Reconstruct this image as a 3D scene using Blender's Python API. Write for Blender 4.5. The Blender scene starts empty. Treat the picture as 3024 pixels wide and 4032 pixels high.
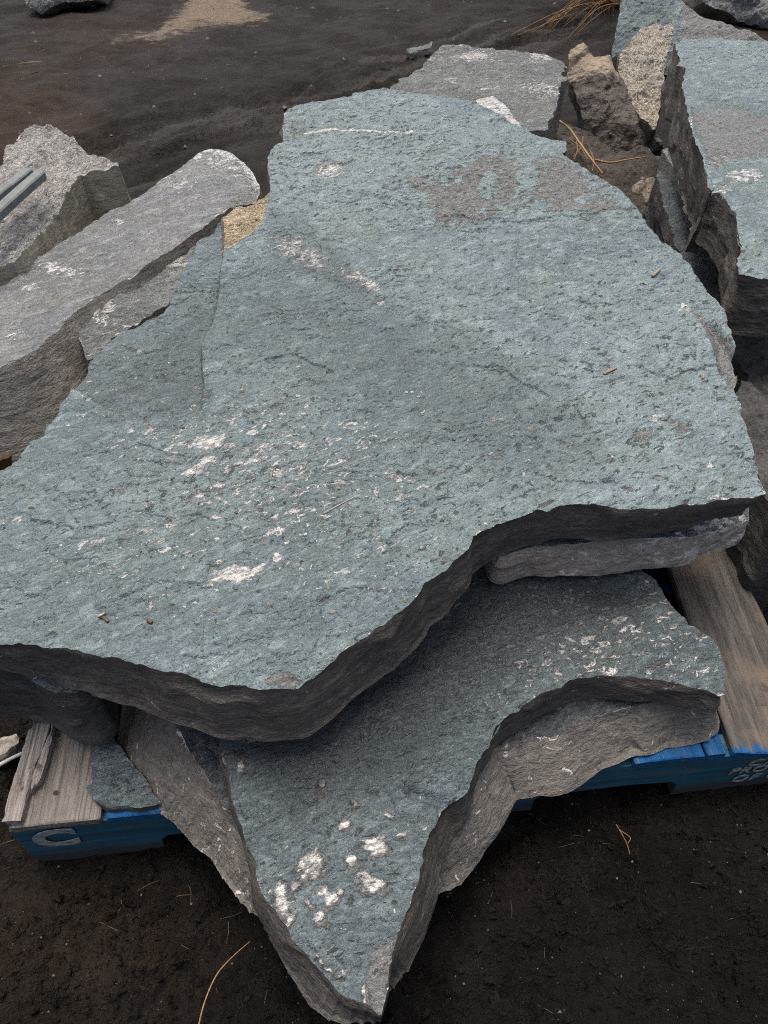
import bpy, math, random
import numpy as np
from mathutils import Vector, Matrix
from mathutils.geometry import delaunay_2d_cdt

random.seed(7)
SC = bpy.context.scene
COL = SC.collection

# ------------------------------------------------------------------ camera, sky, sun, exposure
CAM_H, PITCH, FPX = 1.25, math.radians(45.5), 3000.0      # photo is 3024 x 4032
cam_d = bpy.data.cameras.new('camera')
cam = bpy.data.objects.new('camera', cam_d); COL.objects.link(cam)
cam.location = (0, 0, CAM_H); cam.rotation_euler = (math.radians(90) - PITCH, 0, 0)
cam_d.sensor_fit = 'VERTICAL'; cam_d.sensor_height = 36.0; cam_d.lens = 36.0 * FPX / 4032
cam_d.clip_start = 0.02; cam_d.clip_end = 600
SC.camera = cam

SUN_EL, SUN_AZ = math.radians(78), math.radians(-25)       # azimuth from +Y towards +X
world = bpy.data.worlds.new('World'); SC.world = world; world.use_nodes = True
wn = world.node_tree; wn.nodes.clear()
sky = wn.nodes.new('ShaderNodeTexSky'); sky.sky_type = 'NISHITA'; sky.sun_disc = False
sky.sun_elevation = SUN_EL; sky.sun_rotation = SUN_AZ; sky.air_density = 0.8; sky.dust_density = 8.0; sky.ozone_density = 0.6
bg = wn.nodes.new('ShaderNodeBackground'); bg.inputs['Strength'].default_value = 0.15
wo = wn.nodes.new('ShaderNodeOutputWorld')
wn.links.new(sky.outputs[0], bg.inputs[0]); wn.links.new(bg.outputs[0], wo.inputs[0])
sun_d = bpy.data.lights.new('sun', 'SUN'); sun_d.energy = 1.5; sun_d.angle = math.radians(25); sun_d.color = (1, .985, .96)
sun = bpy.data.objects.new('sun', sun_d); COL.objects.link(sun)
sdir = Vector((math.sin(SUN_AZ) * math.cos(SUN_EL), math.cos(SUN_AZ) * math.cos(SUN_EL), math.sin(SUN_EL)))
sun.location = sdir * 20; sun.rotation_euler = sdir.to_track_quat('Z', 'Y').to_euler()
SC.view_settings.view_transform = 'Standard'; SC.view_settings.look = 'None'
SC.view_settings.exposure = 0.28; SC.view_settings.gamma = 1.0
SC.view_settings.use_curve_mapping = False
SC.cycles.use_adaptive_sampling = True; SC.cycles.adaptive_threshold = 0.02; SC.cycles.max_bounces = 5; SC.cycles.diffuse_bounces = 3; SC.cycles.glossy_bounces = 2
SC.cycles.filter_width = 1.1; SC.cycles.use_denoising = False

# ------------------------------------------------------------------ picture geometry: rays through the photograph
cp, sp = math.cos(PITCH), math.sin(PITCH)
CPOS = np.array([0, 0, CAM_H]); RIGHT = np.array([1., 0, 0]); FWD = np.array([0, cp, -sp]); UP = np.array([0, sp, cp])
def ray(x, y): return RIGHT * ((x - 1512) / FPX) - UP * ((y - 2016) / FPX) + FWD
def project(P):
    q = P - CPOS; d = q @ FWD
    return 1512 + FPX * (q @ RIGHT) / d, 2016 - FPX * (q @ UP) / d
def hit(x, y, o, n):
    d = ray(x, y); return CPOS + d * (np.dot(o - CPOS, n) / np.dot(d, n))
def ground_pt(x, y, z=0.0): return hit(x, y, np.array([0, 0, z]), np.array([0, 0, 1.]))
K = 1512 / 1659.0
def Rg(ox, oy): return lambda pts: [(ox + K * p[0], oy + K * p[1]) + tuple(p[2:]) for p in pts]
R1, R2, R3, R4 = Rg(0, 0), Rg(1512, 0), Rg(0, 900), Rg(1512, 900)
R5, R6, R7, R8 = Rg(0, 1900), Rg(1512, 1900), Rg(0, 2800), Rg(1512, 2800)
def Z2(pts): return [(p[0] * .4822, 2750 + p[1] * .4822) + tuple(p[2:]) for p in pts]
D = 3024 / 1659.0
def Dp(pts): return [(p[0] * D, p[1] * D) + tuple(p[2:]) for p in pts]

# ------------------------------------------------------------------ noise
def _h(ix, iy, iz, s):
    n = (ix * 374761393 + iy * 668265263 + iz * 2147483647 + s * 1274126177) & 0xffffffff
    n = ((n ^ (n >> 13)) * 1274126177) & 0xffffffff
    n = ((n ^ (n >> 16)) * 2246822519) & 0xffffffff
    return ((n ^ (n >> 15)) & 0xffffff) / 8388607.5 - 1.0
def vnoise(P, s=0):
    P = np.asarray(P, float); i = np.floor(P).astype(np.int64); f = P - i; f = f * f * f * (f * (f * 6 - 15) + 10)
    r = 0
    for a in (0, 1):
        for b in (0, 1):
            for c in (0, 1):
                w = (f[:, 0] if a else 1 - f[:, 0]) * (f[:, 1] if b else 1 - f[:, 1]) * (f[:, 2] if c else 1 - f[:, 2])
                r = r + w * _h(i[:, 0] + a, i[:, 1] + b, i[:, 2] + c, s)
    return r
def fbm(P, octs=4, s=0, gain=.5, lac=2.03):
    r = 0; a = 1; t = 0; P = np.asarray(P, float)
    for k in range(octs):
        r = r + a * vnoise(P + 17.3 * k, s + k); t += a; a *= gain; P = P * lac
    return r / t * 1.6
def facets(P, s):
    """broken-rock relief: each cell of a jittered lattice is one tilted flat facet"""
    i0 = np.floor(P).astype(np.int64); ws = np.zeros(len(P)); r = np.zeros(len(P))
    for a in (-1, 0, 1):
        for b in (-1, 0, 1):
            for c in (-1, 0, 1):
                j = i0 + np.array([a, b, c]); h = [_h(j[:, 0], j[:, 1], j[:, 2], s + k) for k in range(7)]
                q = P - (j + .5 + .42 * np.stack(h[:3], 1)); w = np.exp(-16 * (q * q).sum(1)) + 1e-12
                ws += w; r += w * (h[3] * .3 + .75 * (q * np.stack(h[4:7], 1)).sum(1))
    return r / ws
def sstep(a, b, x):
    t = np.clip((x - a) / (b - a), 0, 1); return t * t * (3 - 2 * t)
def in_poly(x, y, poly):
    r = np.zeros(len(x), bool); n = len(poly)
    for i in range(n):
        x1, y1 = poly[i][:2]; x2, y2 = poly[(i + 1) % n][:2]
        if y1 == y2: continue
        c = (y1 > y) != (y2 > y)
        r ^= c & (x < (x2 - x1) * (y - y1) / (y2 - y1) + x1)
    return r
def seg_dist(x, y, pts, closed=True):
    d = np.full(len(x), 1e9); n = len(pts)
    for i in range(n if closed else n - 1):
        ax, ay = pts[i][:2]; bx, by = pts[(i + 1) % n][:2]
        dx, dy = bx - ax, by - ay; L = dx * dx + dy * dy + 1e-12
        t = np.clip(((x - ax) * dx + (y - ay) * dy) / L, 0, 1)
        d = np.minimum(d, (x - ax - t * dx) ** 2 + (y - ay - t * dy) ** 2)
    return np.sqrt(d)
def ledge(x, y, pts, decay):
    """a crisp little step along a line: +1 just on one side, fading away from it, 0 on the other side and past its ends"""
    best = np.full(len(x), 1e9); sg = np.zeros(len(x))
    for i in range(len(pts) - 1):
        ax, ay = pts[i]; bx, by = pts[i + 1]; dx, dy = bx - ax, by - ay; t = ((x - ax) * dx + (y - ay) * dy) / (dx * dx + dy * dy); tc = np.clip(t, 0, 1)
        d = np.hypot(x - ax - tc * dx, y - ay - tc * dy); cr = (x - ax) * dy - (y - ay) * dx; m = d < best
        best[m] = d[m]; sg[m] = np.sign(cr)[m]
    return np.where(sg > 0, np.exp(-best / decay), 0)
def poly_mask(x, y, poly, soft):
    d = seg_dist(x, y, poly); s = np.where(in_poly(x, y, poly), d, -d)
    return sstep(-soft, soft, s)
def blob(x, y, cx, cy, rx, ry, ang=0):
    a = math.radians(ang); u = (x - cx) * math.cos(a) + (y - cy) * math.sin(a); v = -(x - cx) * math.sin(a) + (y - cy) * math.cos(a)
    return np.clip(1.12 * (1 - ((u / rx) ** 2 + (v / ry) ** 2) / 1.35), 0, 1)

# ------------------------------------------------------------------ materials
class NT:
    def __init__(s, name):
        s.m = bpy.data.materials.new(name); s.m.use_nodes = True; s.t = s.m.node_tree; s.t.nodes.clear()
        s.out = s.t.nodes.new('ShaderNodeOutputMaterial'); s.b = s.t.nodes.new('ShaderNodeBsdfPrincipled')
        s.t.links.new(s.b.outputs[0], s.out.inputs[0]); s.tc = s.t.nodes.new('ShaderNodeTexCoord')
    def lk(s, v, sock):
        if isinstance(v, bpy.types.NodeSocket): s.t.links.new(v, sock)
        else: sock.default_value = v
    def map(s, scale=(1, 1, 1), rot=(0, 0, 0), loc=(0, 0, 0), src=None):
        if any(rot):
            q = s.t.nodes.new('ShaderNodeMapping'); q.inputs['Rotation'].default_value = rot; s.t.links.new(src or s.tc.outputs['Object'], q.inputs[0]); src = q.outputs[0]
        n = s.t.nodes.new('ShaderNodeMapping'); n.inputs['Scale'].default_value = scale
        n.inputs['Location'].default_value = loc; s.t.links.new(src or s.tc.outputs['Object'], n.inputs[0]); return n.outputs[0]
    def noise(s, vec, sc, det=4, rough=.55, dist=0, col=False):
        n = s.t.nodes.new('ShaderNodeTexNoise'); n.inputs['Scale'].default_value = sc; n.inputs['Detail'].default_value = det
        n.inputs['Roughness'].default_value = rough; n.inputs['Distortion'].default_value = dist; s.t.links.new(vec, n.inputs['Vector'])
        return n.outputs[1 if col else 0]
    def voro(s, vec, sc, feat='F1', out=0, rnd=1):
        n = s.t.nodes.new('ShaderNodeTexVoronoi'); n.feature = feat; n.inputs['Scale'].default_value = sc; n.inputs['Randomness'].default_value = rnd
        s.t.links.new(vec, n.inputs['Vector']); return n.outputs[out]
    def ramp(s, v, a, b, lo=0., hi=1., smooth=True):
        n = s.t.nodes.new('ShaderNodeMapRange'); n.interpolation_type = 'SMOOTHSTEP' if smooth else 'LINEAR'
        s.lk(v, n.inputs['Value'])
        for k, q in zip(('From Min', 'From Max', 'To Min', 'To Max'), (a, b, lo, hi)): s.lk(q, n.inputs[k])
        return n.outputs[0]
    def math(s, op, a, b=0., c=0.):
        n = s.t.nodes.new('ShaderNodeMath'); n.operation = op
        for i, q in enumerate((a, b, c)): s.lk(q, n.inputs[i])
        return n.outputs[0]
    def mix(s, f, a, b, mode='MIX'):
        n = s.t.nodes.new('ShaderNodeMix'); n.data_type = 'RGBA'; n.blend_type = mode; s.lk(f, n.inputs['Factor'])
        for q, k in ((a, 6), (b, 7)): s.lk(q if isinstance(q, bpy.types.NodeSocket) else tuple(q) + (1,) * (4 - len(q)), n.inputs[k])
        return n.outputs[2]
    def attr(s, name):
        n = s.t.nodes.new('ShaderNodeAttribute'); n.attribute_name = name; return n.outputs['Fac']
    def bump(s, h, dist, strength=1., prev=None):
        n = s.t.nodes.new('ShaderNodeBump'); n.inputs['Distance'].default_value = dist; s.lk(strength, n.inputs['Strength'])
        s.lk(h, n.inputs['Height'])
        if prev is not None: s.t.links.new(prev, n.inputs['Normal'])
        return n.outputs[0]
    def done(s, col, rough, normal=None, spec=.35):
        s.lk(col if isinstance(col, bpy.types.NodeSocket) else tuple(col) + (1,), s.b.inputs['Base Color']); s.lk(rough, s.b.inputs['Roughness'])
        s.b.inputs['Specular IOR Level'].default_value = spec
        if normal is not None: s.t.links.new(normal, s.b.inputs['Normal'])
        return s.m

def stone_top(name, ca, cb, brown, white=(.66, .65, .61), wamt=.0, bamt=.0, streak=-28, fine=1.0, pit=1.0, grain=1.0, rough=.62, spec=.4):
    """cleaved slate face: foliation, ledges, dark grains and pits, flaked-off brown spots, porous white mineral crusts"""
    n = NT(name); rz = math.radians(streak)
    v = n.map(); vs = n.map((1.0, 2.0, 1.0), (0, 0, rz))
    huge = n.noise(v, 2.3, 3, .55, .6); big = n.noise(vs, 6.5, 4, .6, .5); mid = n.noise(vs, 24, 4, .65, .5); fin = n.noise(vs, 90, 3, .7, .4); tiny = n.noise(v, 330, 2, .6)
    g = n.noise(n.map((1, 1.6, 1), (0, 0, rz), (1.3, .2, .6)), 55, 3, .65, .5)
    fl = n.noise(n.map((1, 1.5, 1), (0, 0, rz), (3.1, 1.7, .4)), 26, 5, .72, .6)
    wl = n.noise(n.map((1, 1.8, 1), (0, 0, rz), (7.7, 2.9, 1.4)), 50, 5, .74, .7)
    col = n.mix(n.ramp(huge, .36, .62), [c * .86 for c in ca], cb)
    col = n.mix(n.math('MULTIPLY', n.ramp(big, .52, .66), .7), col, (ca[0] * 1.12, ca[1] * 1.04, ca[2] * .90))
    col = n.mix(n.math('MULTIPLY', n.ramp(big, .46, .34), .45), col, (ca[0] * .82, ca[1] * .86, ca[2] * .98))
    col = n.mix(n.math('MULTIPLY', n.ramp(mid, .50, .66), .7), col, [min(1, c * 1.36 + .015) for c in cb])
    col = n.mix(n.math('MULTIPLY', n.ramp(mid, .48, .34), .6 * grain), col, [c * .62 for c in ca])
    col = n.mix(n.math('MULTIPLY', n.ramp(fin, .52, .64), .6 * grain), col, [c * .45 for c in ca])
    col = n.mix(n.math('MULTIPLY', n.ramp(fin, .46, .36), .55 * grain), col, [min(1, c * 1.6 + .02) for c in cb])
    col = n.mix(n.math('MULTIPLY', n.ramp(tiny, .5, .66), .45 * grain), col, [c * .45 for c in ca])
    gth = n.math('MULTIPLY_ADD', n.math('SUBTRACT', huge, .5), -.28, .625)
    gmask = n.ramp(n.math('SUBTRACT', g, gth), 0., .035)
    col = n.mix(n.math('MULTIPLY', gmask, .85 * pit), col, (.045, .044, .039))
    fth = n.math('ADD', n.math('MULTIPLY_ADD', n.math('SUBTRACT', fl, .5), 1.8, .5), n.math('MULTIPLY', n.attr('brown'), .42))
    fmask = n.ramp(fth, .78 - bamt, .84 - bamt)
    col = n.mix(n.math('MULTIPLY', fmask, .85), col, n.mix(n.ramp(fin, .35, .65), [c * 1.2 for c in brown], [c * .5 for c in brown]))
    wth = n.math('ADD', n.math('MULTIPLY_ADD', n.math('SUBTRACT', wl, .5), 1.9, .5), n.math('MULTIPLY', n.attr('white'), .38))
    wmask = n.ramp(wth, .79 - wamt, .93 - wamt)
    col = n.mix(n.math('MULTIPLY', wmask, n.ramp(fin, .36, .62, 1., .35)), col, white)
    cm = n.ramp(n.math('ADD', n.attr('crust'), n.math('ADD', n.math('MULTIPLY', n.math('SUBTRACT', wl, .5), 1.6), n.math('MULTIPLY', n.math('SUBTRACT', fl, .5), 1.1))), .40, .78)
    col = n.mix(cm, col, n.mix(n.ramp(fin, .38, .62), [min(1, c * 1.1) for c in white], [c * .45 for c in white]))
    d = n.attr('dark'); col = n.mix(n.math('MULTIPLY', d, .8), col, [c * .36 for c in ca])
    pk = n.math('ADD', n.attr('pink'), n.math('MULTIPLY', n.math('SUBTRACT', fl, .5), 1.8)); pk = n.ramp(pk, .40, .62)
    col = n.mix(n.math('MULTIPLY', pk, .8), col, n.mix(n.ramp(fin, .35, .65), (.205, .195, .182), (.118, .115, .112)))
    steps = n.math('SNAP', n.math('ADD', mid, n.math('MULTIPLY', big, .6)), .075)
    hgt = n.math('MULTIPLY_ADD', steps, .017 * fine, n.math('MULTIPLY_ADD', fin, .0095 * fine, n.math('MULTIPLY', tiny, .0026 * fine)))
    hgt = n.math('MULTIPLY_ADD', n.math('MAXIMUM', wmask, cm), .0024 * fine, hgt); hgt = n.math('MULTIPLY_ADD', gmask, -.0045 * fine * pit, hgt); hgt = n.math('MULTIPLY_ADD', fmask, -.0030 * fine, hgt)
    return n.done(col, n.ramp(fin, .3, .7, rough - .12, rough + .14), n.bump(hgt, 1.0, 1.), spec)

def stone_side(name, ca, cb, white=(.58, .55, .5), wamt=0., fine=1.0, strat=1.0, rough=.72):
    """broken edge of a slab: chipped, faintly layered"""
    n = NT(name); v = n.map(); vz = n.map((1, 1, 2.0)); vzz = n.map((.7, .7, 4.0), (.12, .08, 0))
    big = n.noise(v, 8, 4, .62, .4); st = n.noise(vzz, 18, 4, .7, .6); fin = n.noise(vz, 62, 4, .72, .3); tiny = n.noise(v, 280, 2, .65)
    col = n.mix(n.ramp(big, .36, .64), ca, cb)
    col = n.mix(n.math('MULTIPLY', n.ramp(st, .5, .66), .5), col, [min(1, c * 1.35) for c in cb])
    col = n.mix(n.math('MULTIPLY', n.ramp(fin, .5, .66), .65), col, [c * .55 for c in ca])
    col = n.mix(n.math('MULTIPLY', n.ramp(fin, .44, .34), .5), col, [min(1, c * 1.6) for c in cb])
    col = n.mix(n.ramp(tiny, .5, .68, 0, .5), col, [min(1, c * 1.5) for c in cb])
    w = n.noise(n.map((1, 1, 1.3), (0, 0, 0), (4, 2, 1)), 40, 6, .72, 1.0)
    wm = n.ramp(n.math('ADD', n.math('MULTIPLY_ADD', n.math('SUBTRACT', w, .5), 1.9, .5), n.math('MULTIPLY', n.attr('white'), .35)), .86 - wamt, .93 - wamt)
    col = n.mix(wm, col, white)
    hgt = n.math('MULTIPLY_ADD', st, .004 * fine * strat, n.math('MULTIPLY_ADD', big, .008 * fine, n.math('MULTIPLY_ADD', fin, .005 * fine, n.math('MULTIPLY', tiny, .0018 * fine))))
    return n.done(col, rough, n.bump(hgt, 1.0, .9), .3)

M = {}
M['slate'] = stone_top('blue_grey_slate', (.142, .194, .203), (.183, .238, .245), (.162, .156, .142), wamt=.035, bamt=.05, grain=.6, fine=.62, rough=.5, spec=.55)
M['slate_side'] = stone_side('slate_edge', (.085, .077, .066), (.125, .113, .097))
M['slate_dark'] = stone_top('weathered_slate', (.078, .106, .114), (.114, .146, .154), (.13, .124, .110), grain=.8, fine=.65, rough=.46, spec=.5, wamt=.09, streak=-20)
M['brown_side'] = stone_side('brown_edge', (.112, .103, .089), (.160, .147, .128), wamt=.13)
M['beige_side'] = stone_side('beige_edge', (.25, .22, .185), (.34, .30, .255), wamt=.15)
M['dull_side'] = stone_side('dull_edge', (.066, .060, .052), (.098, .089, .078), wamt=.04)
M['grey_top'] = stone_top('grey_stone', (.182, .194, .192), (.228, .238, .235), (.19, .18, .16), white=(.7, .71, .70), wamt=.02, bamt=-.05, pit=.3, grain=.6, streak=-40, fine=.8)
M['grey_side'] = stone_side('grey_edge', (.19, .176, .15), (.27, .25, .215))
M['chalky'] = stone_top('chalky_stone', (.34, .33, .30), (.45, .44, .41), (.22, .19, .15), white=(.72, .71, .67), wamt=.08, pit=.4, streak=-60, fine=1.6)
M['olive_side'] = stone_side('olive_edge', (.26, .235, .175), (.34, .31, .24), fine=1.2)
M['greygreen'] = stone_top('grey_green_stone', (.150, .165, .158), (.20, .215, .205), (.2, .185, .15), white=(.62, .61, .56), wamt=.07, bamt=-.05, pit=.4, streak=-30)
M['tan'] = stone_top('tan_stone', (.50, .455, .36), (.60, .55, .45), (.24, .2, .14), white=(.55, .5, .41), wamt=.03, pit=.8, fine=2.2, streak=70)
M['tan_side'] = stone_side('tan_edge', (.10, .088, .068), (.15, .13, .10))
M['ochre'] = stone_top('ochre_stone', (.42, .34, .22), (.52, .44, .30), (.30, .22, .12), white=(.72, .67, .56), wamt=.09, fine=1.6)
M['mud'] = stone_side('dark_mud', (.032, .027, .022), (.062, .052, .042), fine=1.6, strat=.2)
M['plate'] = stone_top('dark_blue_plate', (.075, .088, .095), (.10, .115, .12), (.09, .08, .07), pit=.5)
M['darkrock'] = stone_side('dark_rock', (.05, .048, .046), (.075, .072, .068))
M['clod'] = stone_side('dry_clod', (.16, .135, .10), (.23, .195, .15), fine=1.3)
M['white'] = stone_top('white_crust', (.5, .5, .48), (.62, .62, .6), (.3, .28, .25), wamt=.08)

def muddy_rock():
    n = NT('muddy_rock'); v = n.map(); a = n.attr('mud'); nz = n.noise(v, 9, 5, .65, .5); fin = n.noise(v, 55, 5, .65); tiny = n.noise(v, 260, 3)
    m = n.ramp(n.math('ADD', a, n.math('MULTIPLY', n.math('SUBTRACT', nz, .5), 1.1)), .46, .54)
    tan = n.mix(n.ramp(fin, .3, .7), (.22, .18, .13), (.34, .28, .21)); mud = n.mix(n.ramp(fin, .3, .7), (.06, .052, .043), (.13, .114, .097))
    col = n.mix(m, tan, mud)
    b = n.bump(n.math('ADD', fin, nz), .012, .9); b = n.bump(tiny, .002, .8, b)
    return n.done(col, n.ramp(m, 0, 1, .85, .62), b, .3)
M['muddy'] = muddy_rock()

def dirt():
    n = NT('damp_dirt'); v = n.map(); big = n.noise(v, 1.3, 5, .6); mid = n.noise(v, 11, 6, .65, .3); fin = n.noise(v, 60, 5, .7); tiny = n.noise(v, 260, 4, .65)
    col = n.mix(n.ramp(big, .35, .68), (.0098, .0075, .0056), (.027, .0190, .0124))
    col = n.mix(n.ramp(mid, .45, .75, 0, .75), col, (.034, .0275, .022))
    col = n.mix(n.ramp(fin, .5, .62, 0, .9), col, (.005, .0042, .0035))
    col = n.mix(n.ramp(fin, .42, .32, 0, .6), col, (.045, .037, .030))
    col = n.mix(n.ramp(tiny, .60, .74, 0, .5), col, (.050, .040, .030))
    wet = n.attr('wet'); col = n.mix(n.math('MULTIPLY', wet, .75), col, n.mix(n.ramp(mid, .3, .7), (.014, .0122, .0104), (.026, .0226, .019)))
    rust = n.attr('rust'); col = n.mix(n.math('MULTIPLY', rust, n.ramp(mid, .25, .7, .2, .8)), col, (.062, .041, .026))
    rut = n.attr('rut'); col = n.mix(n.math('MULTIPLY', n.ramp(rut, .1, .5), .7), col, (.055, .051, .044)); col = n.mix(n.math('MULTIPLY', n.ramp(rut, -.1, -.5), .8), col, (.013, .0105, .007))
    dkr = n.attr('dark_right'); col = n.mix(n.math('MULTIPLY', dkr, .5), col, (.0075, .0068, .0058))  # near soil darker towards the right
    dry = n.math('ADD', n.attr('dry'), n.math('MULTIPLY', n.math('SUBTRACT', n.noise(n.map((1, 1.8, 1), (0, 0, -.35)), 9, 8, .75, .4), .5), 1.9))
    dm = n.ramp(dry, .48, .95); col = n.mix(n.math('MULTIPLY', dm, .9), col, n.mix(n.ramp(fin, .3, .7), (.15, .118, .085), (.235, .19, .14)))
    cl = n.voro(n.map((1, 1, 1)), 42, 'F1', 0)
    b = n.bump(n.math('MULTIPLY_ADD', mid, .045, n.math('MULTIPLY_ADD', fin, -.045, n.math('MULTIPLY_ADD', tiny, .010, n.math('MULTIPLY', cl, -.006)))), 1., n.ramp(wet, 0, 1, .95, .6))
    r = n.math('ADD', n.ramp(n.noise(v, 3.2, 4, .6), .38, .62, .50, .8), n.math('MULTIPLY', wet, .12))
    return n.done(col, r, b, .2)
M['dirt'] = dirt()

def wood(name, grey=(.22, .20, .175), paint=0.5, seed=0., blue=(.006, .085, .235)):
    """weathered pallet timber, grain along local Y, blue paint left near the front end (local y = 0)"""
    n = NT(name); v = n.map((1, .06, 1), (0, 0, 0), (seed, seed * 2, 0)); o = n.map((1, 1, 1), (0, 0, 0), (seed, 0, 0))
    g = n.noise(v, 90, 5, .65, .3); g2 = n.noise(n.map((1, .03, 1), (0, 0, 0), (seed, 1, 0)), 260, 3, .6); bl = n.noise(o, 9, 5, .6)
    col = n.mix(n.ramp(g, .3, .7), [c * .55 for c in grey], [min(1, c * 1.25) for c in grey])
    col = n.mix(n.ramp(g2, .5, .68, 0, .75), col, [c * .35 for c in grey])
    col = n.mix(n.ramp(n.noise(n.map((1, .018, 1), (0, 0, 0), (seed, 4, 0)), 34, 4, .6), .60, .63, 0, .8), col, [c * .16 for c in grey])
    kn = n.voro(n.map((1, .5, 1), (0, 0, 0), (seed * 3, seed, 0)), 9, 'F1', 0); col = n.mix(n.ramp(kn, .16, .06, 0, .85), col, (.028, .022, .018))
    col = n.mix(n.ramp(bl, .5, .72, 0, .7), col, (.17, .13, .095))
    col = n.mix(n.ramp(n.noise(o, 22, 5, .7), .62, .70, 0, .75), col, (.05, .042, .035))
    sx = n.t.nodes.new('ShaderNodeSeparateXYZ'); n.t.links.new(n.tc.outputs['Object'], sx.inputs[0])
    e = n.math('ADD', sx.outputs[1], n.math('MULTIPLY', n.math('SUBTRACT', n.noise(n.map((1, .35, 1), (0, 0, 0), (seed, 0, 0)), 60, 5, .7), .5), .07))
    pm = n.ramp(e, paint, paint + .012, 1, 0)
    pcol = n.mix(n.ramp(n.noise(v, 60, 4, .65), .3, .72), [c * .7 for c in blue], [c * 1.25 for c in blue])
    pcol = n.mix(n.ramp(n.noise(o, 35, 5, .7), .52, .66, 0, .75), pcol, (.03, .05, .07)); pcol = n.mix(n.ramp(n.noise(n.map((1, .2, 1), (0, 0, 0), (seed, 3, 0)), 70, 5, .7), .58, .64, 0, .7), pcol, [c * .6 for c in grey])
    col = n.mix(pm, col, pcol)
    b = n.bump(n.math('ADD', g, g2), .004, .9)
    return n.done(col, .75, b, .3)
M['wood_bare'] = wood('weathered_board', paint=-.5)
M['wood_edge'] = wood('weathered_board_blue_end', paint=-.02, seed=3.3)
M['wood_dark'] = wood('brown_board_blue_end', grey=(.12, .105, .088), paint=.03, seed=6.1)
M['wood_grime'] = wood('grimy_board_blue_end', grey=(.098, .089, .078), paint=.004, seed=4.4)
M['wood_blue'] = wood('blue_board', paint=9., seed=1.9)
M['wood_pale'] = wood('pale_splinter', grey=(.31, .285, .26), paint=-.5, seed=8.)
def stringer_paint():
    n = NT('blue_stringer'); v = n.map((.05, 1, 1)); g = n.noise(v, 60, 5, .65, .3); bl = n.noise(n.map((.35, 1, 1)), 16, 5, .65)
    col = n.mix(n.ramp(g, .3, .7), (.012, .066, .108), (.030, .120, .175))
    col = n.mix(n.ramp(bl, .48, .66, 0, .75), col, (.045, .055, .055))
    sx = n.t.nodes.new('ShaderNodeSeparateXYZ'); n.t.links.new(n.tc.outputs['Object'], sx.inputs[0])
    col = n.mix(n.ramp(n.noise(n.map((.12, 1, 1), (0, 0, 0), (2, 0, 0)), 45, 5, .72), .56, .66, 0, .75), col, (.105, .092, .076))
    mud = n.ramp(n.math('ADD', sx.outputs[2], n.math('MULTIPLY', n.math('SUBTRACT', bl, .5), .05)), .045, .02)
    col = n.mix(n.math('MULTIPLY', mud, .85), col, (.045, .036, .028))
    return n.done(col, .7, n.bump(g, .003, .9), .3)
M['stringer'] = stringer_paint()
def plain(name, a, b, sc=60, rough=.7, bump=.001, spec=.3):
    n = NT(name); t = n.noise(n.map(), sc, 4, .6); return n.done(n.mix(n.ramp(t, .3, .7), a, b), rough, n.bump(t, bump, .8), spec)
def stencil():
    n = NT('worn_stencil_paint'); t = n.noise(n.map((.4, 1, 1)), 130, 5, .7)
    return n.done(n.mix(n.ramp(t, .46, .60), (.30, .32, .30), (.07, .11, .12)), .7, None, .3)
M['stencil'] = stencil()
M['straw'] = plain('dry_straw', (.26, .165, .075), (.38, .26, .13), 200)
M['straw_dark'] = plain('brown_straw', (.14, .08, .038), (.23, .14, .065), 120)
M['nut'] = plain('brown_seed', (.10, .06, .035), (.16, .10, .06), 200)
M['twig'] = plain('tan_twig', (.26, .18, .105), (.36, .27, .17), 300)
M['slat_bar'] = plain('grey_green_bar', (.13, .155, .15), (.19, .21, .2), 40, .6)
M['rust'] = plain('orange_rust', (.075, .034, .013), (.12, .055, .02), 30, .85, .008)
M['plastic'] = plain('dusty_plastic', (.34, .31, .25), (.48, .44, .37), 25, .45, .01)
M['strap'] = plain('pale_strap', (.55, .53, .48), (.66, .64, .6), 60, .5)
M['nail'] = plain('rusty_nail', (.03, .022, .018), (.06, .04, .03), 200)
M['pebble'] = plain('pale_grit', (.07, .06, .05), (.20, .185, .155), 18, .8)

# ------------------------------------------------------------------ object helpers
def tag(o, label=None, cat=None, group=None, kind=None):
    for k, v in (('label', label), ('category', cat), ('group', group), ('kind', kind)):
        if v: o[k] = v
    return o
def empty(name, loc, rz=0.):
    o = bpy.data.objects.new(name, None); COL.objects.link(o); o.location = loc; o.rotation_euler = (0, 0, rz); o.empty_display_size = .05
    return o
def mesh_obj(name, V, F, mats, parent=None, origin=(0, 0, 0), midx=None, smooth=False, attrs=None):
    me = bpy.data.meshes.new(name); V = np.asarray(V, np.float64) - np.asarray(origin)
    if isinstance(F, np.ndarray):
        nf, k = F.shape
        me.vertices.add(len(V)); me.vertices.foreach_set('co', V.astype(np.float32).ravel())
        me.loops.add(nf * k); me.loops.foreach_set('vertex_index', F.astype(np.int32).ravel())
        me.polygons.add(nf); me.polygons.foreach_set('loop_start', np.arange(0, nf * k, k, dtype=np.int32))
        me.polygons.foreach_set('loop_total', np.full(nf, k, np.int32))
        me.update(calc_edges=True)
    else:
        me.from_pydata([tuple(v) for v in V], [], [tuple(f) for f in F]); me.update()
    for m in (mats if isinstance(mats, (list, tuple)) else [mats]): me.materials.append(m)
    if midx is not None: me.polygons.foreach_set('material_index', np.asarray(midx, np.int32))
    me.polygons.foreach_set('use_smooth', np.full(len(me.polygons), smooth))
    for k, a in (attrs or {}).items():
        at = me.attributes.new(k, 'FLOAT', 'POINT'); at.data.foreach_set('value', np.asarray(a, np.float32))
    me.validate(); o = bpy.data.objects.new(name, me); COL.objects.link(o); o.location = origin
    if parent is not None: o.parent = parent; 
    return o

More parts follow.
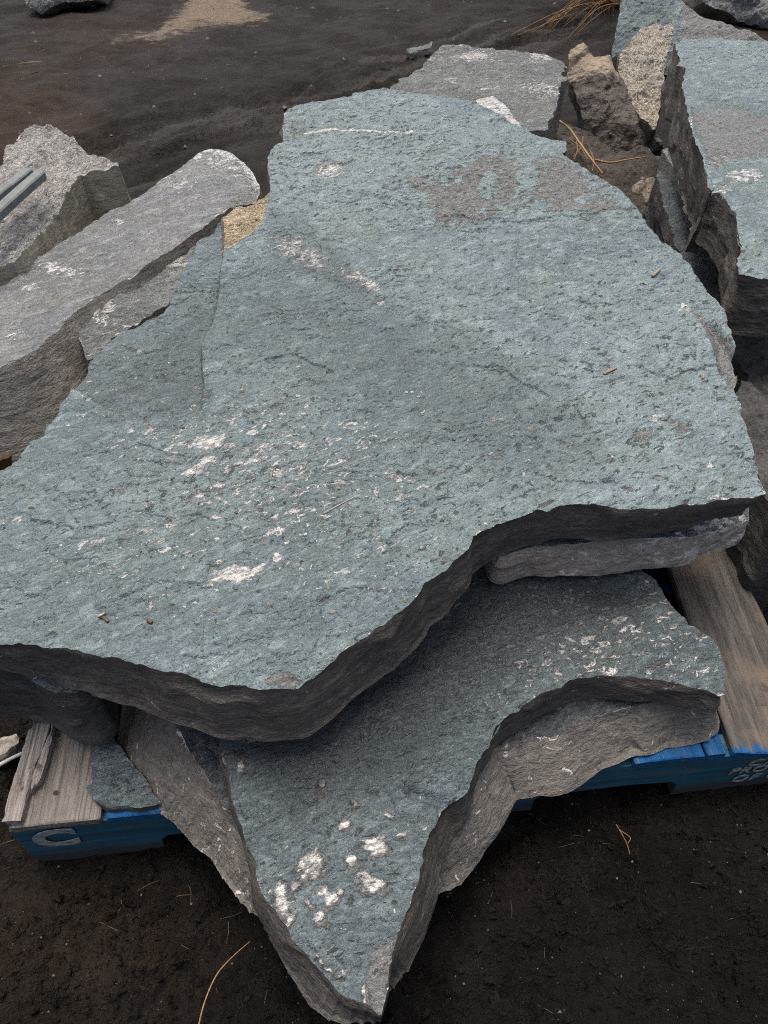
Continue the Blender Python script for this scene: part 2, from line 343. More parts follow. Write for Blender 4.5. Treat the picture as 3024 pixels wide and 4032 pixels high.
def subdivide(V, T):
    E = np.sort(np.concatenate([T[:, [0, 1]], T[:, [1, 2]], T[:, [2, 0]]]), axis=1)
    key = E[:, 0].astype(np.int64) * len(V) + E[:, 1]; u, inv = np.unique(key, return_inverse=True)
    mid = (V[u // len(V)] + V[u % len(V)]) / 2; n = len(T); m = inv + len(V); a, b, c = m[:n], m[n:2 * n], m[2 * n:]
    T2 = np.concatenate([np.stack([T[:, 0], a, c], 1), np.stack([a, T[:, 1], b], 1), np.stack([c, b, T[:, 2]], 1), np.stack([a, b, c], 1)])
    return np.concatenate([V, mid]), T2

def fill_loop(vals):
    """cyclic linear interpolation over None entries"""
    n = len(vals); idx = [i for i in range(n) if vals[i] is not None]
    if not idx: return None
    out = list(vals)
    for k, i in enumerate(idx):
        j = idx[(k + 1) % len(idx)]; L = (j - i) % n or n
        for s in range(1, L): out[(i + s) % n] = vals[i] + (vals[j] - vals[i]) * s / L
    return out

def stone(name, pts, o, n, thick, mats, label, cat='stone', group=None, flare=0.0, h=.012, lev=1, jag=.5, rough=1.0, bulge=0.0, bulge_w=.05,
          side_amp=.008, prof=1.0, down=None, topfn=None, rows=None, parent=None, pinv=None, smooth=False, tiltv=None, chip=.3, lip=.9, soft=.010, seed=None):
    """A broken stone slab: outline (photo points, each with optional flare and thickness) on the plane (o, n), an uneven top and a layered
    broken edge that runs down by its thickness and flares outwards, closed underneath."""
    seed = seed if seed is not None else (sum(ord(c) for c in label) * 7) % 997
    o = np.array(o, float); n = np.array(n, float); n /= np.linalg.norm(n)
    e1 = np.cross(np.array([0, 1., 0]) if abs(n[1]) < .9 else np.array([0, 0, 1.]), n); e1 /= np.linalg.norm(e1); e2 = np.cross(n, e1)
    down = -n if down is None else np.array(down, float)
    P2 = []; FL = []; TH = []
    for p in pts:
        q = hit(p[0], p[1], o, n) - o; P2.append((q @ e1, q @ e2))
        FL.append(p[2] if len(p) > 2 else None); TH.append(p[3] if len(p) > 3 else None)
    P2 = np.array(P2); FL = fill_loop(FL) or [flare] * len(P2); TH = fill_loop(TH) or [thick] * len(P2)
    A = 0.5 * np.sum(P2[:, 0] * np.roll(P2[:, 1], -1) - np.roll(P2[:, 0], -1) * P2[:, 1])
    if A < 0: P2 = P2[::-1]; FL = FL[::-1]; TH = TH[::-1]
    # resample
    L2 = []; F2 = []; T2 = []
    for i in range(len(P2)):
        a, b = P2[i], P2[(i + 1) % len(P2)]; L = np.linalg.norm(b - a); k = max(1, int(round(L / h)))
        for s in range(k):
            t = s / k; L2.append(a + (b - a) * t); j = (i + 1) % len(P2)
            F2.append(FL[i] + (FL[j] - FL[i]) * t); T2.append(TH[i] + (TH[j] - TH[i]) * t)
    L2 = np.array(L2); F2 = np.array(F2); T2 = np.array(T2)
    tan = np.roll(L2, -1, 0) - np.roll(L2, 1, 0); tan /= np.linalg.norm(tan, axis=1)[:, None] + 1e-9; nor = np.stack([tan[:, 1], -tan[:, 0]], 1)
    z0 = np.zeros((len(L2), 1)); jn = fbm(np.concatenate([L2 / (h * 3.3), z0], 1), 3, seed) * .55 * h + fbm(np.concatenate([L2 / (h * 1.3), z0 + 5], 1), 2, seed + 3) * .3 * h
    L2 = L2 + nor * (jn * jag)[:, None]
    lo, hi = L2.min(0), L2.max(0)
    gx, gy = np.meshgrid(np.arange(lo[0], hi[0], h), np.arange(lo[1], hi[1], h)); gx = gx.ravel(); gy = gy.ravel()
    rng = np.random.RandomState(seed); gx = gx + rng.uniform(-.28, .28, len(gx)) * h; gy = gy + rng.uniform(-.28, .28, len(gy)) * h
    keep = in_poly(gx, gy, L2); gx, gy = gx[keep], gy[keep]; dd = seg_dist(gx, gy, L2); keep = dd > .55 * h; gx, gy = gx[keep], gy[keep]
    allv = [Vector((float(x), float(y))) for x, y in np.concatenate([L2, np.stack([gx, gy], 1)])]
    edges = [(i, (i + 1) % len(L2)) for i in range(len(L2))]
    cv, ce, cf, ov, oe, of = delaunay_2d_cdt(allv, edges, [], 1, 1e-6)
    V = np.array([(v.x, v.y) for v in cv]); T = np.array([f for f in cf if len(f) == 3])
    ar = (V[T[:, 1], 0] - V[T[:, 0], 0]) * (V[T[:, 2], 1] - V[T[:, 0], 1]) - (V[T[:, 2], 0] - V[T[:, 0], 0]) * (V[T[:, 1], 1] - V[T[:, 0], 1])
    T[ar < 0] = T[ar < 0][:, ::-1]
    Vb, Tb = V, T
    for _ in range(lev): V, T = subdivide(V, T)
    # boundary loop
    E = np.concatenate([T[:, [0, 1]], T[:, [1, 2]], T[:, [2, 0]]]); S = np.sort(E, 1); key = S[:, 0].astype(np.int64) * len(V) + S[:, 1]
    u, idx, cnt = np.unique(key, return_index=True, return_counts=True); be = E[idx[cnt == 1]]; nx = dict(zip(be[:, 0].tolist(), be[:, 1].tolist()))
    best = []; seen = set()
    for st in list(nx):
        if st in seen: continue
        lp = []; c = st
        while c not in seen and c in nx: seen.add(c); lp.append(c); c = nx[c]
        if len(lp) > len(best): best = lp
    loop = np.array(best)
    B = V[loop]; hs = h / 2 ** lev
    tan = np.roll(B, -1, 0) - np.roll(B, 1, 0)
    nr = np.stack([tan[:, 1], -tan[:, 0]], 1); nr /= np.linalg.norm(nr, axis=1)[:, None] + 1e-9
    fj = fbm(np.concatenate([B / (hs * 3), np.zeros((len(B), 1))], 1), 2, seed + 11) * hs * .7 * jag
    V = V.copy(); V[loop] = B + nr * fj[:, None]; B = V[loop]
    w = max(1, int(.02 / hs)); ns = sum(np.roll(nr, k, 0) for k in range(-w, w + 1)); ns /= np.linalg.norm(ns, axis=1)[:, None] + 1e-9
    # nearest outline sample gives flare and thickness
    near = np.empty(len(B), int)
    for i in range(0, len(B), 500): near[i:i + 500] = np.argmin(((B[i:i + 500, None, :] - L2[None]) ** 2).sum(2), 1)
    fl, th = F2[near], T2[near]
    # top relief
    W = o + V[:, :1] * e1 + V[:, 1:] * e2
    step = max(1, len(loop) // 500); dE = seg_dist(V[:, 0], V[:, 1], V[loop][::step])
    uv3 = np.concatenate([V, np.zeros((len(V), 1))], 1)
    z = fbm(uv3 * 2.6, 3, seed + 1) * .008 + fbm(uv3 * 14, 4, seed + 2) * .0028 + fbm(uv3 * 75, 3, seed + 4) * .0013
    ter = fbm(uv3 * np.array([6, 10, 1]) + 3, 5, seed + 5) * 3.2; z = z + (np.floor(ter) + sstep(.88, 1.0, ter - np.floor(ter))) * .0022
    z = z * rough
    if bulge: z = z + bulge * (1 - np.exp(-dE / bulge_w))
    cn = np.clip(fbm(uv3 * 22, 3, seed + 8) + .35, 0, 1.4)
    z = z - chip * .007 * cn * np.exp(-dE / .007)
    px, py = project(W); attrs = {k: np.zeros(len(V)) for k in ('white', 'brown', 'dark', 'pink', 'mud', 'crust')}
    if topfn:
        r = topfn(px, py, V, dE, uv3)
        z = z + r.pop('z', 0)
        for k, a in r.items(): attrs[k] = a
    side_white = attrs['white'] * .6
    attrs['white'] = np.maximum(attrs['white'], lip * np.exp(-dE / .0035) * np.clip(.35 + .8 * fbm(uv3 * 16, 3, seed + 40), 0, 1))
    W = W + z[:, None] * n
    # broken edge
    top = W[loop]; mt = float(np.mean(th)); rows = rows or max(4, int(mt / max(hs * 1.3, .004)))
    out3 = ns[:, :1] * e1 + ns[:, 1:] * e2
    ws = max(1, int(soft / hs)); sm = sum(np.roll(top, k, 0) for k in range(-ws, ws + 1)) / (2 * ws + 1)
    Vs = [top]
    for j in range(1, rows + 1):
        t = j / rows
        k = min(1, t / .35) * .85; base = top * (1 - k) + sm * k + down * (th * t)[:, None]
        q2 = base * np.array([30, 30, 70.]); q3 = base * np.array([5, 5, 6.])
        a = (facets(base * np.array([11, 11, 15.]), seed + 21) * .95 + facets(base * np.array([30, 30, 60.]), seed + 31) * .15 + fbm(q2, 3, seed + 22) * .10 + fbm(q3, 2, seed + 23) * .9) * side_amp * min(1, 4 * t) * (1 if t < 1 else .5)
        Vs.append(base + out3 * (fl * t ** prof + a)[:, None])
    nb = len(loop); nv = len(W); SV = np.concatenate(Vs)
    ii = np.arange(nb); jj = (ii + 1) % nb; SF = []
    for j in range(rows):
        a = nv + j * nb + ii; b = nv + j * nb + jj; c = nv + (j + 1) * nb + jj; d = nv + (j + 1) * nb + ii
        SF.append(np.stack([a, d, c], 1)); SF.append(np.stack([a, c, b], 1))
    # underside: the coarse triangulation, its rim drawn out to the foot of the edge
    nl = len(L2); ring = SV[rows * nb:]; bw = o + Vb[:, :1] * e1 + Vb[:, 1:] * e2 + down * mt
    isb = seg_dist(Vb[:, 0], Vb[:, 1], L2) < h * .3
    for i in np.nonzero(isb)[0]: bw[i] = ring[np.argmin(((B - Vb[i]) ** 2).sum(1))]
    off = nv + len(SV); BF = Tb[:, ::-1] + off
    VV = np.concatenate([W, SV, bw]); FF = np.concatenate([T] + SF + [BF])
    mi = np.zeros(len(FF), np.int32); mi[len(T):] = 1
    for k in attrs:
        at = attrs[k]; attrs[k] = np.concatenate([at, at[loop], np.tile((side_white if k == 'white' else at)[loop], rows), np.zeros(len(bw))])
    org = VV.mean(0); org[2] = VV[:, 2].min()
    if pinv is not None:
        VV = (np.concatenate([VV, np.ones((len(VV), 1))], 1) @ np.array(pinv).T)[:, :3]; org = (0, 0, 0)
    ob = mesh_obj(name, VV, FF, mats, parent, org, mi, smooth, attrs)
    if parent is None: tag(ob, label, cat, group, 'thing')
    return ob

def flat(z): return (np.array([0, 0, z]), np.array([0, 0, 1.]))
def tilt(z, y0, sy=0., sx=0., x0=0.): return (np.array([x0, y0, z]), np.array([-sx, -sy, 1.]))
def facing(y, lean, z=0, yaw=0.):
    """plane at distance y whose normal points back at the camera and up by lean degrees"""
    a = math.radians(lean); b = math.radians(yaw); return (np.array([0, y, z]), np.array([math.sin(b) * math.cos(a), -math.cos(b) * math.cos(a), math.sin(a)]))

# ------------------------------------------------------------------ ground
def axis(lo, hi, d, far, r=1.05, cap=None):
    a = list(np.arange(lo, hi, d)); s = d
    x = a[-1]
    while x < far: s = s * r if not cap or x > cap[0] or s * r < cap[1] else cap[1]; x += s; a.append(x)
    x = a[0]; s = d; pre = []
    while x > -far: s *= r; x -= s; pre.append(x)
    return np.array(pre[::-1] + a)
def make_ground():
    X = axis(-1.15, 1.3, .0075, 160, 1.035); Y = axis(-.1, .95, .0075, 200, 1.03, (7., .026))
    gx, gy = np.meshgrid(X, Y); sh = gx.shape; x = gx.ravel(); y = gy.ravel(); p = np.stack([x, y, 0 * x], 1)
    px, py = project(p); front = (y > .02)
    px = np.where(front, px, 9e4); py = np.where(front, py, 9e4)
    near = 1 - sstep(.9, 1.6, y)
    z = fbm(p * 1.1, 3, 3) * .02 + fbm(p * 5, 4, 5) * .012 + (fbm(p * 17, 4, 7) * .012 + np.abs(fbm(p * 40, 3, 9)) * .007) * (.35 + .65 * near)
    z = z - .012 * near * np.clip(np.abs(fbm(p * 9, 3, 12)) < .06, 0, 1)
    # wheel ruts running away to the right
    d0, d1 = ground_pt(*Dp([(200, 340)])[0]), ground_pt(*Dp([(950, 130)])[0]); dv = (d1 - d0)[:2]; dv /= np.linalg.norm(dv)
    cr = (x - d0[0]) * -dv[1] + (y - d0[1]) * dv[0]; al = (x - d0[0]) * dv[0] + (y - d0[1]) * dv[1]
    q = np.stack([al * 1.2, cr * 9, 0 * x], 1); band = np.exp(-(cr / .38) ** 2) * sstep(1.8, 2.4, y)
    z = z + band * (fbm(q, 4, 31) * .05 + np.abs(fbm(q * np.array([6, 2.5, 1]), 3, 33)) * .03 - .02)
    wet = sstep(1.0, 2.4, y); rutv = np.clip(band * (fbm(q * np.array([1.3, 1.6, 1]), 4, 37) * 1.1), -1, 1)
    dry = np.zeros(len(x))
    for poly in (R1([(470, 195), (600, 140), (690, 100), (760, 50), (800, 0), (820, -80), (1060, -80), (1080, 10), (1180, 40), (1150, 85), (1000, 108), (850, 135), (760, 165), (690, 190), (590, 192)]),
                 R1([(70, 282), (110, 268), (200, 262), (205, 285), (130, 300), (80, 295)])):
        m = (px > -200) & (px < 3300) & (py > -400) & (py < 700); t = np.zeros(len(x)); t[m] = poly_mask(px[m], py[m], poly, 70); dry = np.maximum(dry, t)
    rust = np.clip(blob(px, py, 60, 500, 380, 260) * .8 + blob(px, py, 450, 150, 420, 160) * .35 + blob(px, py, 300, 3700, 700, 260) * .35 + blob(px, py, 1980, 3500, 160, 90) * .8, 0, 1)
    yy, xx = sh; id0 = np.arange(len(x)).reshape(sh)
    F = np.stack([id0[:-1, :-1].ravel(), id0[:-1, 1:].ravel(), id0[1:, 1:].ravel(), id0[1:, :-1].ravel()], 1)
    g = mesh_obj('ground', np.stack([x, y, z], 1), F, M['dirt'], None, (0, 0, 0), None, True, dict(wet=wet, dry=dry, rust=rust, dark_right=(1 - wet) * sstep(-.25, .25, x), rut=rutv))
    tag(g, 'dark damp dirt yard with wheel ruts and sandy patches', None, None, 'structure'); return g
make_ground()

# ------------------------------------------------------------------ the pallet
ZD = .145                                                   # top of the deck
A0 = ground_pt(*R7([(22, 508)])[0], ZD); A1 = ground_pt(3024, 2951, ZD)
yaw = math.atan2(A1[1] - A0[1], A1[0] - A0[0])
pallet = empty('pallet', (A0[0], A0[1], 0), yaw)
tag(pallet, 'worn blue timber pallet with white stencilled lettering under the stack of slate slabs', 'pallet')
PM = Matrix.Translation((A0[0], A0[1], 0)) @ Matrix.Rotation(yaw, 4, 'Z'); PINV = np.array(PM.inverted())
def loc(P): return (np.append(P, 1) @ PINV.T)[:3]
PL, PD = 1.235, 1.02
def beam(name, x0, x1, y0, y1, z0, z1, mat, parent, seed, bev=.0025, nseg=(1, 1), wob=.0015):
    """a sawn timber with softened arrises and slightly wavy faces, in pallet coordinates; its own origin at its near lower corner"""
    nx = max(1, int((x1 - x0) / .03)); ny = max(1, int((y1 - y0) / .03)); V = []; F = []
    prof = [(z0, bev), (z0 + bev, 0), (z1 - bev, 0), (z1, bev)]
    def ring(y, ins):
        r = []
        xs = np.linspace(x0, x1, nx + 1)
        for z, i in prof: r.append((x0 + i + ins, y, z))
        for x in xs[1:-1]: r.append((x, y, z1 - ins))
        for z, i in prof[::-1]: r.append((x1 - i - ins, y, z))
        for x in xs[1:-1][::-1]: r.append((x, y, z0 + ins))
        return r
    ys = [y0] + list(np.linspace(y0 + bev, y1 - bev, ny + 1)) + [y1]
    for k, y in enumerate(ys): V += ring(y, bev * .8 if k in (0, len(ys) - 1) else 0)
    m = len(V) // len(ys)
    for k in range(len(ys) - 1):
        for i in range(m): F.append((k * m + i, (k + 1) * m + i, (k + 1) * m + (i + 1) % m, k * m + (i + 1) % m))
    F.append(tuple(range(m))); F.append(tuple(range(len(V) - m, len(V)))[::-1])
    V = np.array(V); nzv = np.stack([fbm(V * np.array([12, 12, 12]) + k * 9, 3, seed + k) for k in range(3)], 1); V = V + nzv * wob
    o = np.array([x0, y0, z0]); ob = mesh_obj(name, V, F, mat, parent, o); return ob
# front stringer with its two fork notches
def stringer(y0, y1, seed):
    z1 = ZD - .017; z0 = .005; nz = z0 + .052; pr = []
    xs = [(0, 0)]
    def notch(a, b): return [(a, z0), (a, nz - .014), (a + .014, nz), (b - .014, nz), (b, nz - .014), (b, z0)]
    prof = [(0.0, z0 + .012), (.012, z0)] + notch(.20, .43) + notch(.795, 1.035) + [(PL - .01, z0), (PL, z0 + .01), (PL, z1), (0, z1)]
    # densify
    P = []
    for i in range(len(prof)):
        a, b = np.array(prof[i]), np.array(prof[(i + 1) % len(prof)]); k = max(1, int(np.linalg.norm(b - a) / .02))
        for s in range(k): P.append(a + (b - a) * s / k)
    P = np.array(P); n = len(P); V = []
    for y in (y0, y1):
        w = np.stack([P[:, 0], np.full(n, y), P[:, 1]], 1); w = w + np.stack([fbm(w * 14 + k * 5, 3, seed + k) for k in range(3)], 1) * .0016; V.append(w)
    V = np.concatenate(V); F = [tuple(range(n)), tuple(range(n, 2 * n))[::-1]] + [(i, i + n, (i + 1) % n + n, (i + 1) % n) for i in range(n)]
    ob = mesh_obj('stringer', V, F, M['stringer'], pallet, (0, 0, 0))
    import bmesh
    bm = bmesh.new(); bm.from_mesh(ob.data); bmesh.ops.triangulate(bm, faces=[f for f in bm.faces if len(f.verts) > 4]); bmesh.ops.recalc_face_normals(bm, faces=bm.faces); bm.to_mesh(ob.data); bm.free()
    return ob
front = stringer(.003, .041, 1); stringer(.49, .53, 2); stringer(PD - .045, PD - .005, 3)
xr = loc(ground_pt(2872, 2945, ZD))[0]; xb = loc(ground_pt(*Z2([(848, 890)])[0], ZD))[0]
deck = [(0.004, xb - .004, 'wood_edge', 11), (xb + .004, xb + .135, 'wood_dark', 12), (xb + .2, xb + .33, 'wood_edge', 13), (.60, .735, 'wood_dark', 14),
        (xr - .155, xr - .006, None, 15), (xr + .003, xr + .142, 'wood_grime', 16)]
for x0, x1, mt, sd in deck:
    if mt:
        b = beam('deck_board', x0, x1, 0, PD, ZD - .016, ZD, M[mt], pallet, sd)
        if sd == 16: b.rotation_euler = (0, 0, math.radians(-6))
    else:
        b = beam('deck_board', x0 + .0, x1 - .035, 0, .13, ZD - .016, ZD, M['wood_blue'], pallet, sd); b['label'] = 'broken bright blue board end'
        beam('deck_board', x1 - .031, x1, 0, .10, ZD - .017, ZD - .001, M['wood_blue'], pallet, sd + 1)
for y0, y1 in ((.06, .15), (.42, .58), (PD - .14, PD - .05)): beam('bottom_board', 0, PL, y0, y1, .002, .018, M['wood_blue'], pallet, int(y0 * 100) + 40)
for (zx, zy) in ((472, 300), (455, 770), (470, 250)):
    c = loc(ground_pt(*Z2([(zx, zy)])[0], ZD + .0015)); a = np.linspace(0, 2 * math.pi, 9)[:-1]
    mesh_obj('nail', np.stack([c[0] + .004 * np.cos(a), c[1] + .004 * np.sin(a), np.full(8, ZD + .0018)], 1), [tuple(range(8))], M['nail'], pallet, (0, 0, 0))
for sx in (2784, 2860):
    pass
# stencilled letters
FN = np.array([math.sin(yaw), -math.cos(yaw), 0.]); FO = np.array(PM @ Vector((0, .003, .05)))
def face_pt(x, y): return loc(hit(x, y, FO, FN))
def letters(txt, x0, ybot, ytop, x1, shear=.25, bold=.03):
    """stencilled paint on the stringer face between photo points (x0, ybot) and (x1, ytop)"""
    a, b, c = face_pt(x0, ybot), face_pt(x0, ytop), face_pt(x1, ybot); hgt = b[2] - a[2]
    cu = bpy.data.curves.new('lettering', 'FONT'); cu.body = txt; cu.size = hgt / .70; cu.shear = shear; cu.offset = hgt * bold; cu.extrude = .0006; cu.space_character = 1.12
    t = bpy.data.objects.new('tmp', cu); COL.objects.link(t); bpy.context.view_layer.update()
    me = bpy.data.meshes.new_from_object(t.evaluated_get(bpy.context.evaluated_depsgraph_get())); bpy.data.objects.remove(t)
    me.materials.clear(); me.materials.append(M['stencil'])
    xs = [v.co.x for v in me.vertices]; ys = [v.co.y for v in me.vertices]; w = max(xs) - min(xs); hh = max(ys) - min(ys)
    for v in me.vertices: v.co.x -= min(xs); v.co.y -= min(ys)
    ob = bpy.data.objects.new('lettering', me); COL.objects.link(ob); ob.parent = front
    ob.location = (a[0], .0003, a[2]); ob.rotation_euler = (math.radians(90), 0, 0); ob.scale = ((c[0] - a[0]) / w, hgt / hh, 1); return ob
letters('C', 155, 3332, 3266, 345, .05, .07)
letters('CA', 2939, 3012, 2988, 3045, .2); letters('PROP', 2862, 3044, 3022, 3040, .2); letters('OF C', 2874, 3074, 3051, 3046, .2)
# split board lying on the near corner of the deck
bo, bn = flat(ZD + .016)
b1 = stone('broken_board', Z2([(240, 262), (290, 235), (300, 205), (412, 175), (405, 220), (375, 340), (330, 430), (295, 520), (265, 610), (236, 735), (205, 790), (165, 1000), (10, 1005), (100, 700), (160, 500), (215, 330)]),
           bo, bn, .015, [M['wood_pale'], M['wood_pale']], 'x', jag=.35, rough=.08, side_amp=.002, chip=.1, h=.008, parent=pallet, pinv=PINV, seed=5)
b2 = stone('splinter', Z2([(420, 172), (450, 163), (430, 260), (375, 510), (345, 620), (300, 705), (285, 690), (262, 760), (240, 790), (244, 730), (275, 610), (305, 520), (340, 430), (385, 340), (413, 220)]),
           bo, bn, .013, [M['wood_pale'], M['wood_pale']], 'x', jag=.5, rough=.08, side_amp=.002, chip=.1, h=.006, parent=pallet, pinv=PINV, seed=6)

# ------------------------------------------------------------------ the stack of slabs
def brown_stone_fn(px, py, V, dE, uv):
    return dict(white=np.clip(blob(px, py, 900, 3250, 200, 200) * .3, 0, 1))
slab4 = stone('stone_slab', R6([(1430, 948, .03), (1350, 943), (1250, 942, .05), (1150, 950), (1110, 975), (1000, 995), (900, 1015), (860, 1035, .06)]) +
      R8([(800, 80), (720, 110), (620, 115, .06), (560, 125), (480, 150), (430, 240), (380, 330), (330, 430, .05), (290, 520), (240, 600), (150, 640, .03)]) +
      R7([(1400, 800), (1250, 790, .02), (1130, 745, .025), (1100, 690), (1060, 560, .045), (1000, 440), (960, 380), (900, 290, .065), (850, 210), (770, 75, .09), (740, 0)]) + [(700, 2720), (1200, 2500), (2000, 2400), (2760, 2620)],
      *flat(.212), .066, [M['plate'], M['brown_side']], 'brown-edged stone slab at the bottom of the stack, resting on the blue pallet', 'slab', h=.012, lev=2, side_amp=.010, topfn=brown_stone_fn)
def star_fn(px, py, V, dE, uv):
    x, y = px / D, py / D; w = np.zeros(len(px))
    x0, y0 = x, y; x = x + 11 * fbm(uv * 38, 3, 61) + 5 * fbm(uv * 110, 2, 62); y = y + 11 * fbm(uv * 38 + 9, 3, 63) + 5 * fbm(uv * 110 + 9, 2, 64)
    br = np.zeros(len(px)); cr = np.zeros(len(px))
    for b in ((802, 1905, 36, 30), (678, 1868, 40, 32), (612, 1940, 22, 52), (640, 1905, 18, 18), (690, 1977, 17, 19), (712, 1937, 20, 24), (738, 1922, 12, 12), (805, 1828, 28, 24), (762, 1862, 16, 15), (745, 1775, 18, 12), (835, 1768, 16, 10), (672, 1948, 10, 16), (630, 1985, 14, 16), (796, 2150, 10, 40), (770, 2186, 40, 8), (700, 2080, 60, 6, 48), (480, 1640, 12, 16), (525, 1660, 14, 20), (700, 1700, 12, 12), (760, 1740, 14, 10), (540, 1600, 18, 12)):
        cr = np.maximum(cr, blob(x, y, *b) * .78); br = np.maximum(br, blob(x, y, b[0] + 3, b[1] + 5, b[2] * 1.25, b[3] * 1.25, *b[4:]) * .95)
    x, y = x0, y0
    w = np.maximum(w, .35 * blob(x, y, 1130, 1420, 150, 40, -20)); w = np.maximum(w, .5 * blob(x, y, 1220, 1360, 340, 170)); w = np.maximum(w, .3 * blob(x, y, 1480, 1450, 90, 60))
    line = np.exp(-(seg_dist(x, y, [(1040, 1470), (1110, 1420), (1200, 1390), (1260, 1370)], False) / 9) ** 2) * .6
    dark = poly_mask(x, y, [(1000, 1240), (1330, 1230), (1400, 1310), (1180, 1430), (1000, 1560), (900, 1680), (640, 1760), (560, 1720), (470, 1600), (800, 1450)], 80)  # shade under the overhanging slab painted into the colour, plus darker stone
    br = np.maximum(br, blob(x, y, 1330, 1410, 150, 50) * .45); tip = poly_mask(x, y, [(850, 2020), (842, 2100), (830, 2200), (790, 2195), (788, 2130), (802, 2060)], 8)
    z = .010 * np.exp(-(seg_dist(x, y, [(890, 1710), (970, 1735), (1000, 1750)], False) / 12) ** 2) * -1
    lumps = sstep(.1, .8, cr) * .0022 * (1 + .5 * fbm(uv * 90, 3, 6))
    ridge = .012 * np.exp(-(seg_dist(x, y, [(1000, 1480), (1110, 1420), (1260, 1370), (1400, 1400)], False) / 60) ** 2)
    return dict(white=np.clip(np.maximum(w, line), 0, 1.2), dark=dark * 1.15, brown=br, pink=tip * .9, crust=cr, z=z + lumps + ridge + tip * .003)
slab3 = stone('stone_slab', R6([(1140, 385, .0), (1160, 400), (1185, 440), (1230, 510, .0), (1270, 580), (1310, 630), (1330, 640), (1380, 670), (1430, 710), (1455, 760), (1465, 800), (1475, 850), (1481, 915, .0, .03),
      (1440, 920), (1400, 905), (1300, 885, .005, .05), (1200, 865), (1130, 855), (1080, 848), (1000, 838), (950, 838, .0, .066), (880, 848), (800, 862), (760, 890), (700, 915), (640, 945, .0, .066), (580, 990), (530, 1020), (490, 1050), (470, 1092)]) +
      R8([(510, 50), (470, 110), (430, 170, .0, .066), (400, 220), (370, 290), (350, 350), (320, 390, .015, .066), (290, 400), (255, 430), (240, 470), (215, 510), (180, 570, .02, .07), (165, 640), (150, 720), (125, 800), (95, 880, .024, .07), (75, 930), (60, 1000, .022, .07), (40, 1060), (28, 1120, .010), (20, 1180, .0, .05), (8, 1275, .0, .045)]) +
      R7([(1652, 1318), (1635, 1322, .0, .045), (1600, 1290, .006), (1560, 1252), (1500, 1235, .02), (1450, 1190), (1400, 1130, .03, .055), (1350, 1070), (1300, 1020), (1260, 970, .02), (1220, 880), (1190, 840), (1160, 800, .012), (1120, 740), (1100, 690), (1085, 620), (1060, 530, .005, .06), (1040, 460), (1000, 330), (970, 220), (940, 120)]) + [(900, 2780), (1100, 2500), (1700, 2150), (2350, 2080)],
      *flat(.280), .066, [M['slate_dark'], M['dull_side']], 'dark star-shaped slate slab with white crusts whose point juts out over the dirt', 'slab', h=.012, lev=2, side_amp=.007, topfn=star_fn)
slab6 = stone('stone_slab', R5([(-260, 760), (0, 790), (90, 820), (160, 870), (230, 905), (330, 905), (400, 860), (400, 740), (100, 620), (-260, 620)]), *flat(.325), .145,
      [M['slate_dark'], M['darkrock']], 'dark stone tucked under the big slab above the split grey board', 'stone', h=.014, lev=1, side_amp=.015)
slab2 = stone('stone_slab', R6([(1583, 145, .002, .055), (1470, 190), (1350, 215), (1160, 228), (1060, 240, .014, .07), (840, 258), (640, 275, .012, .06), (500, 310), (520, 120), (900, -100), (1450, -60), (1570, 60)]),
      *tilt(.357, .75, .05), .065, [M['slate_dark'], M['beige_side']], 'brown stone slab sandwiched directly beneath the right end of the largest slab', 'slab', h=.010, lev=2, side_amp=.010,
      topfn=lambda px, py, V, dE, uv: dict(white=np.clip(sstep(2500, 2750, px) * .8, 0, 1)))

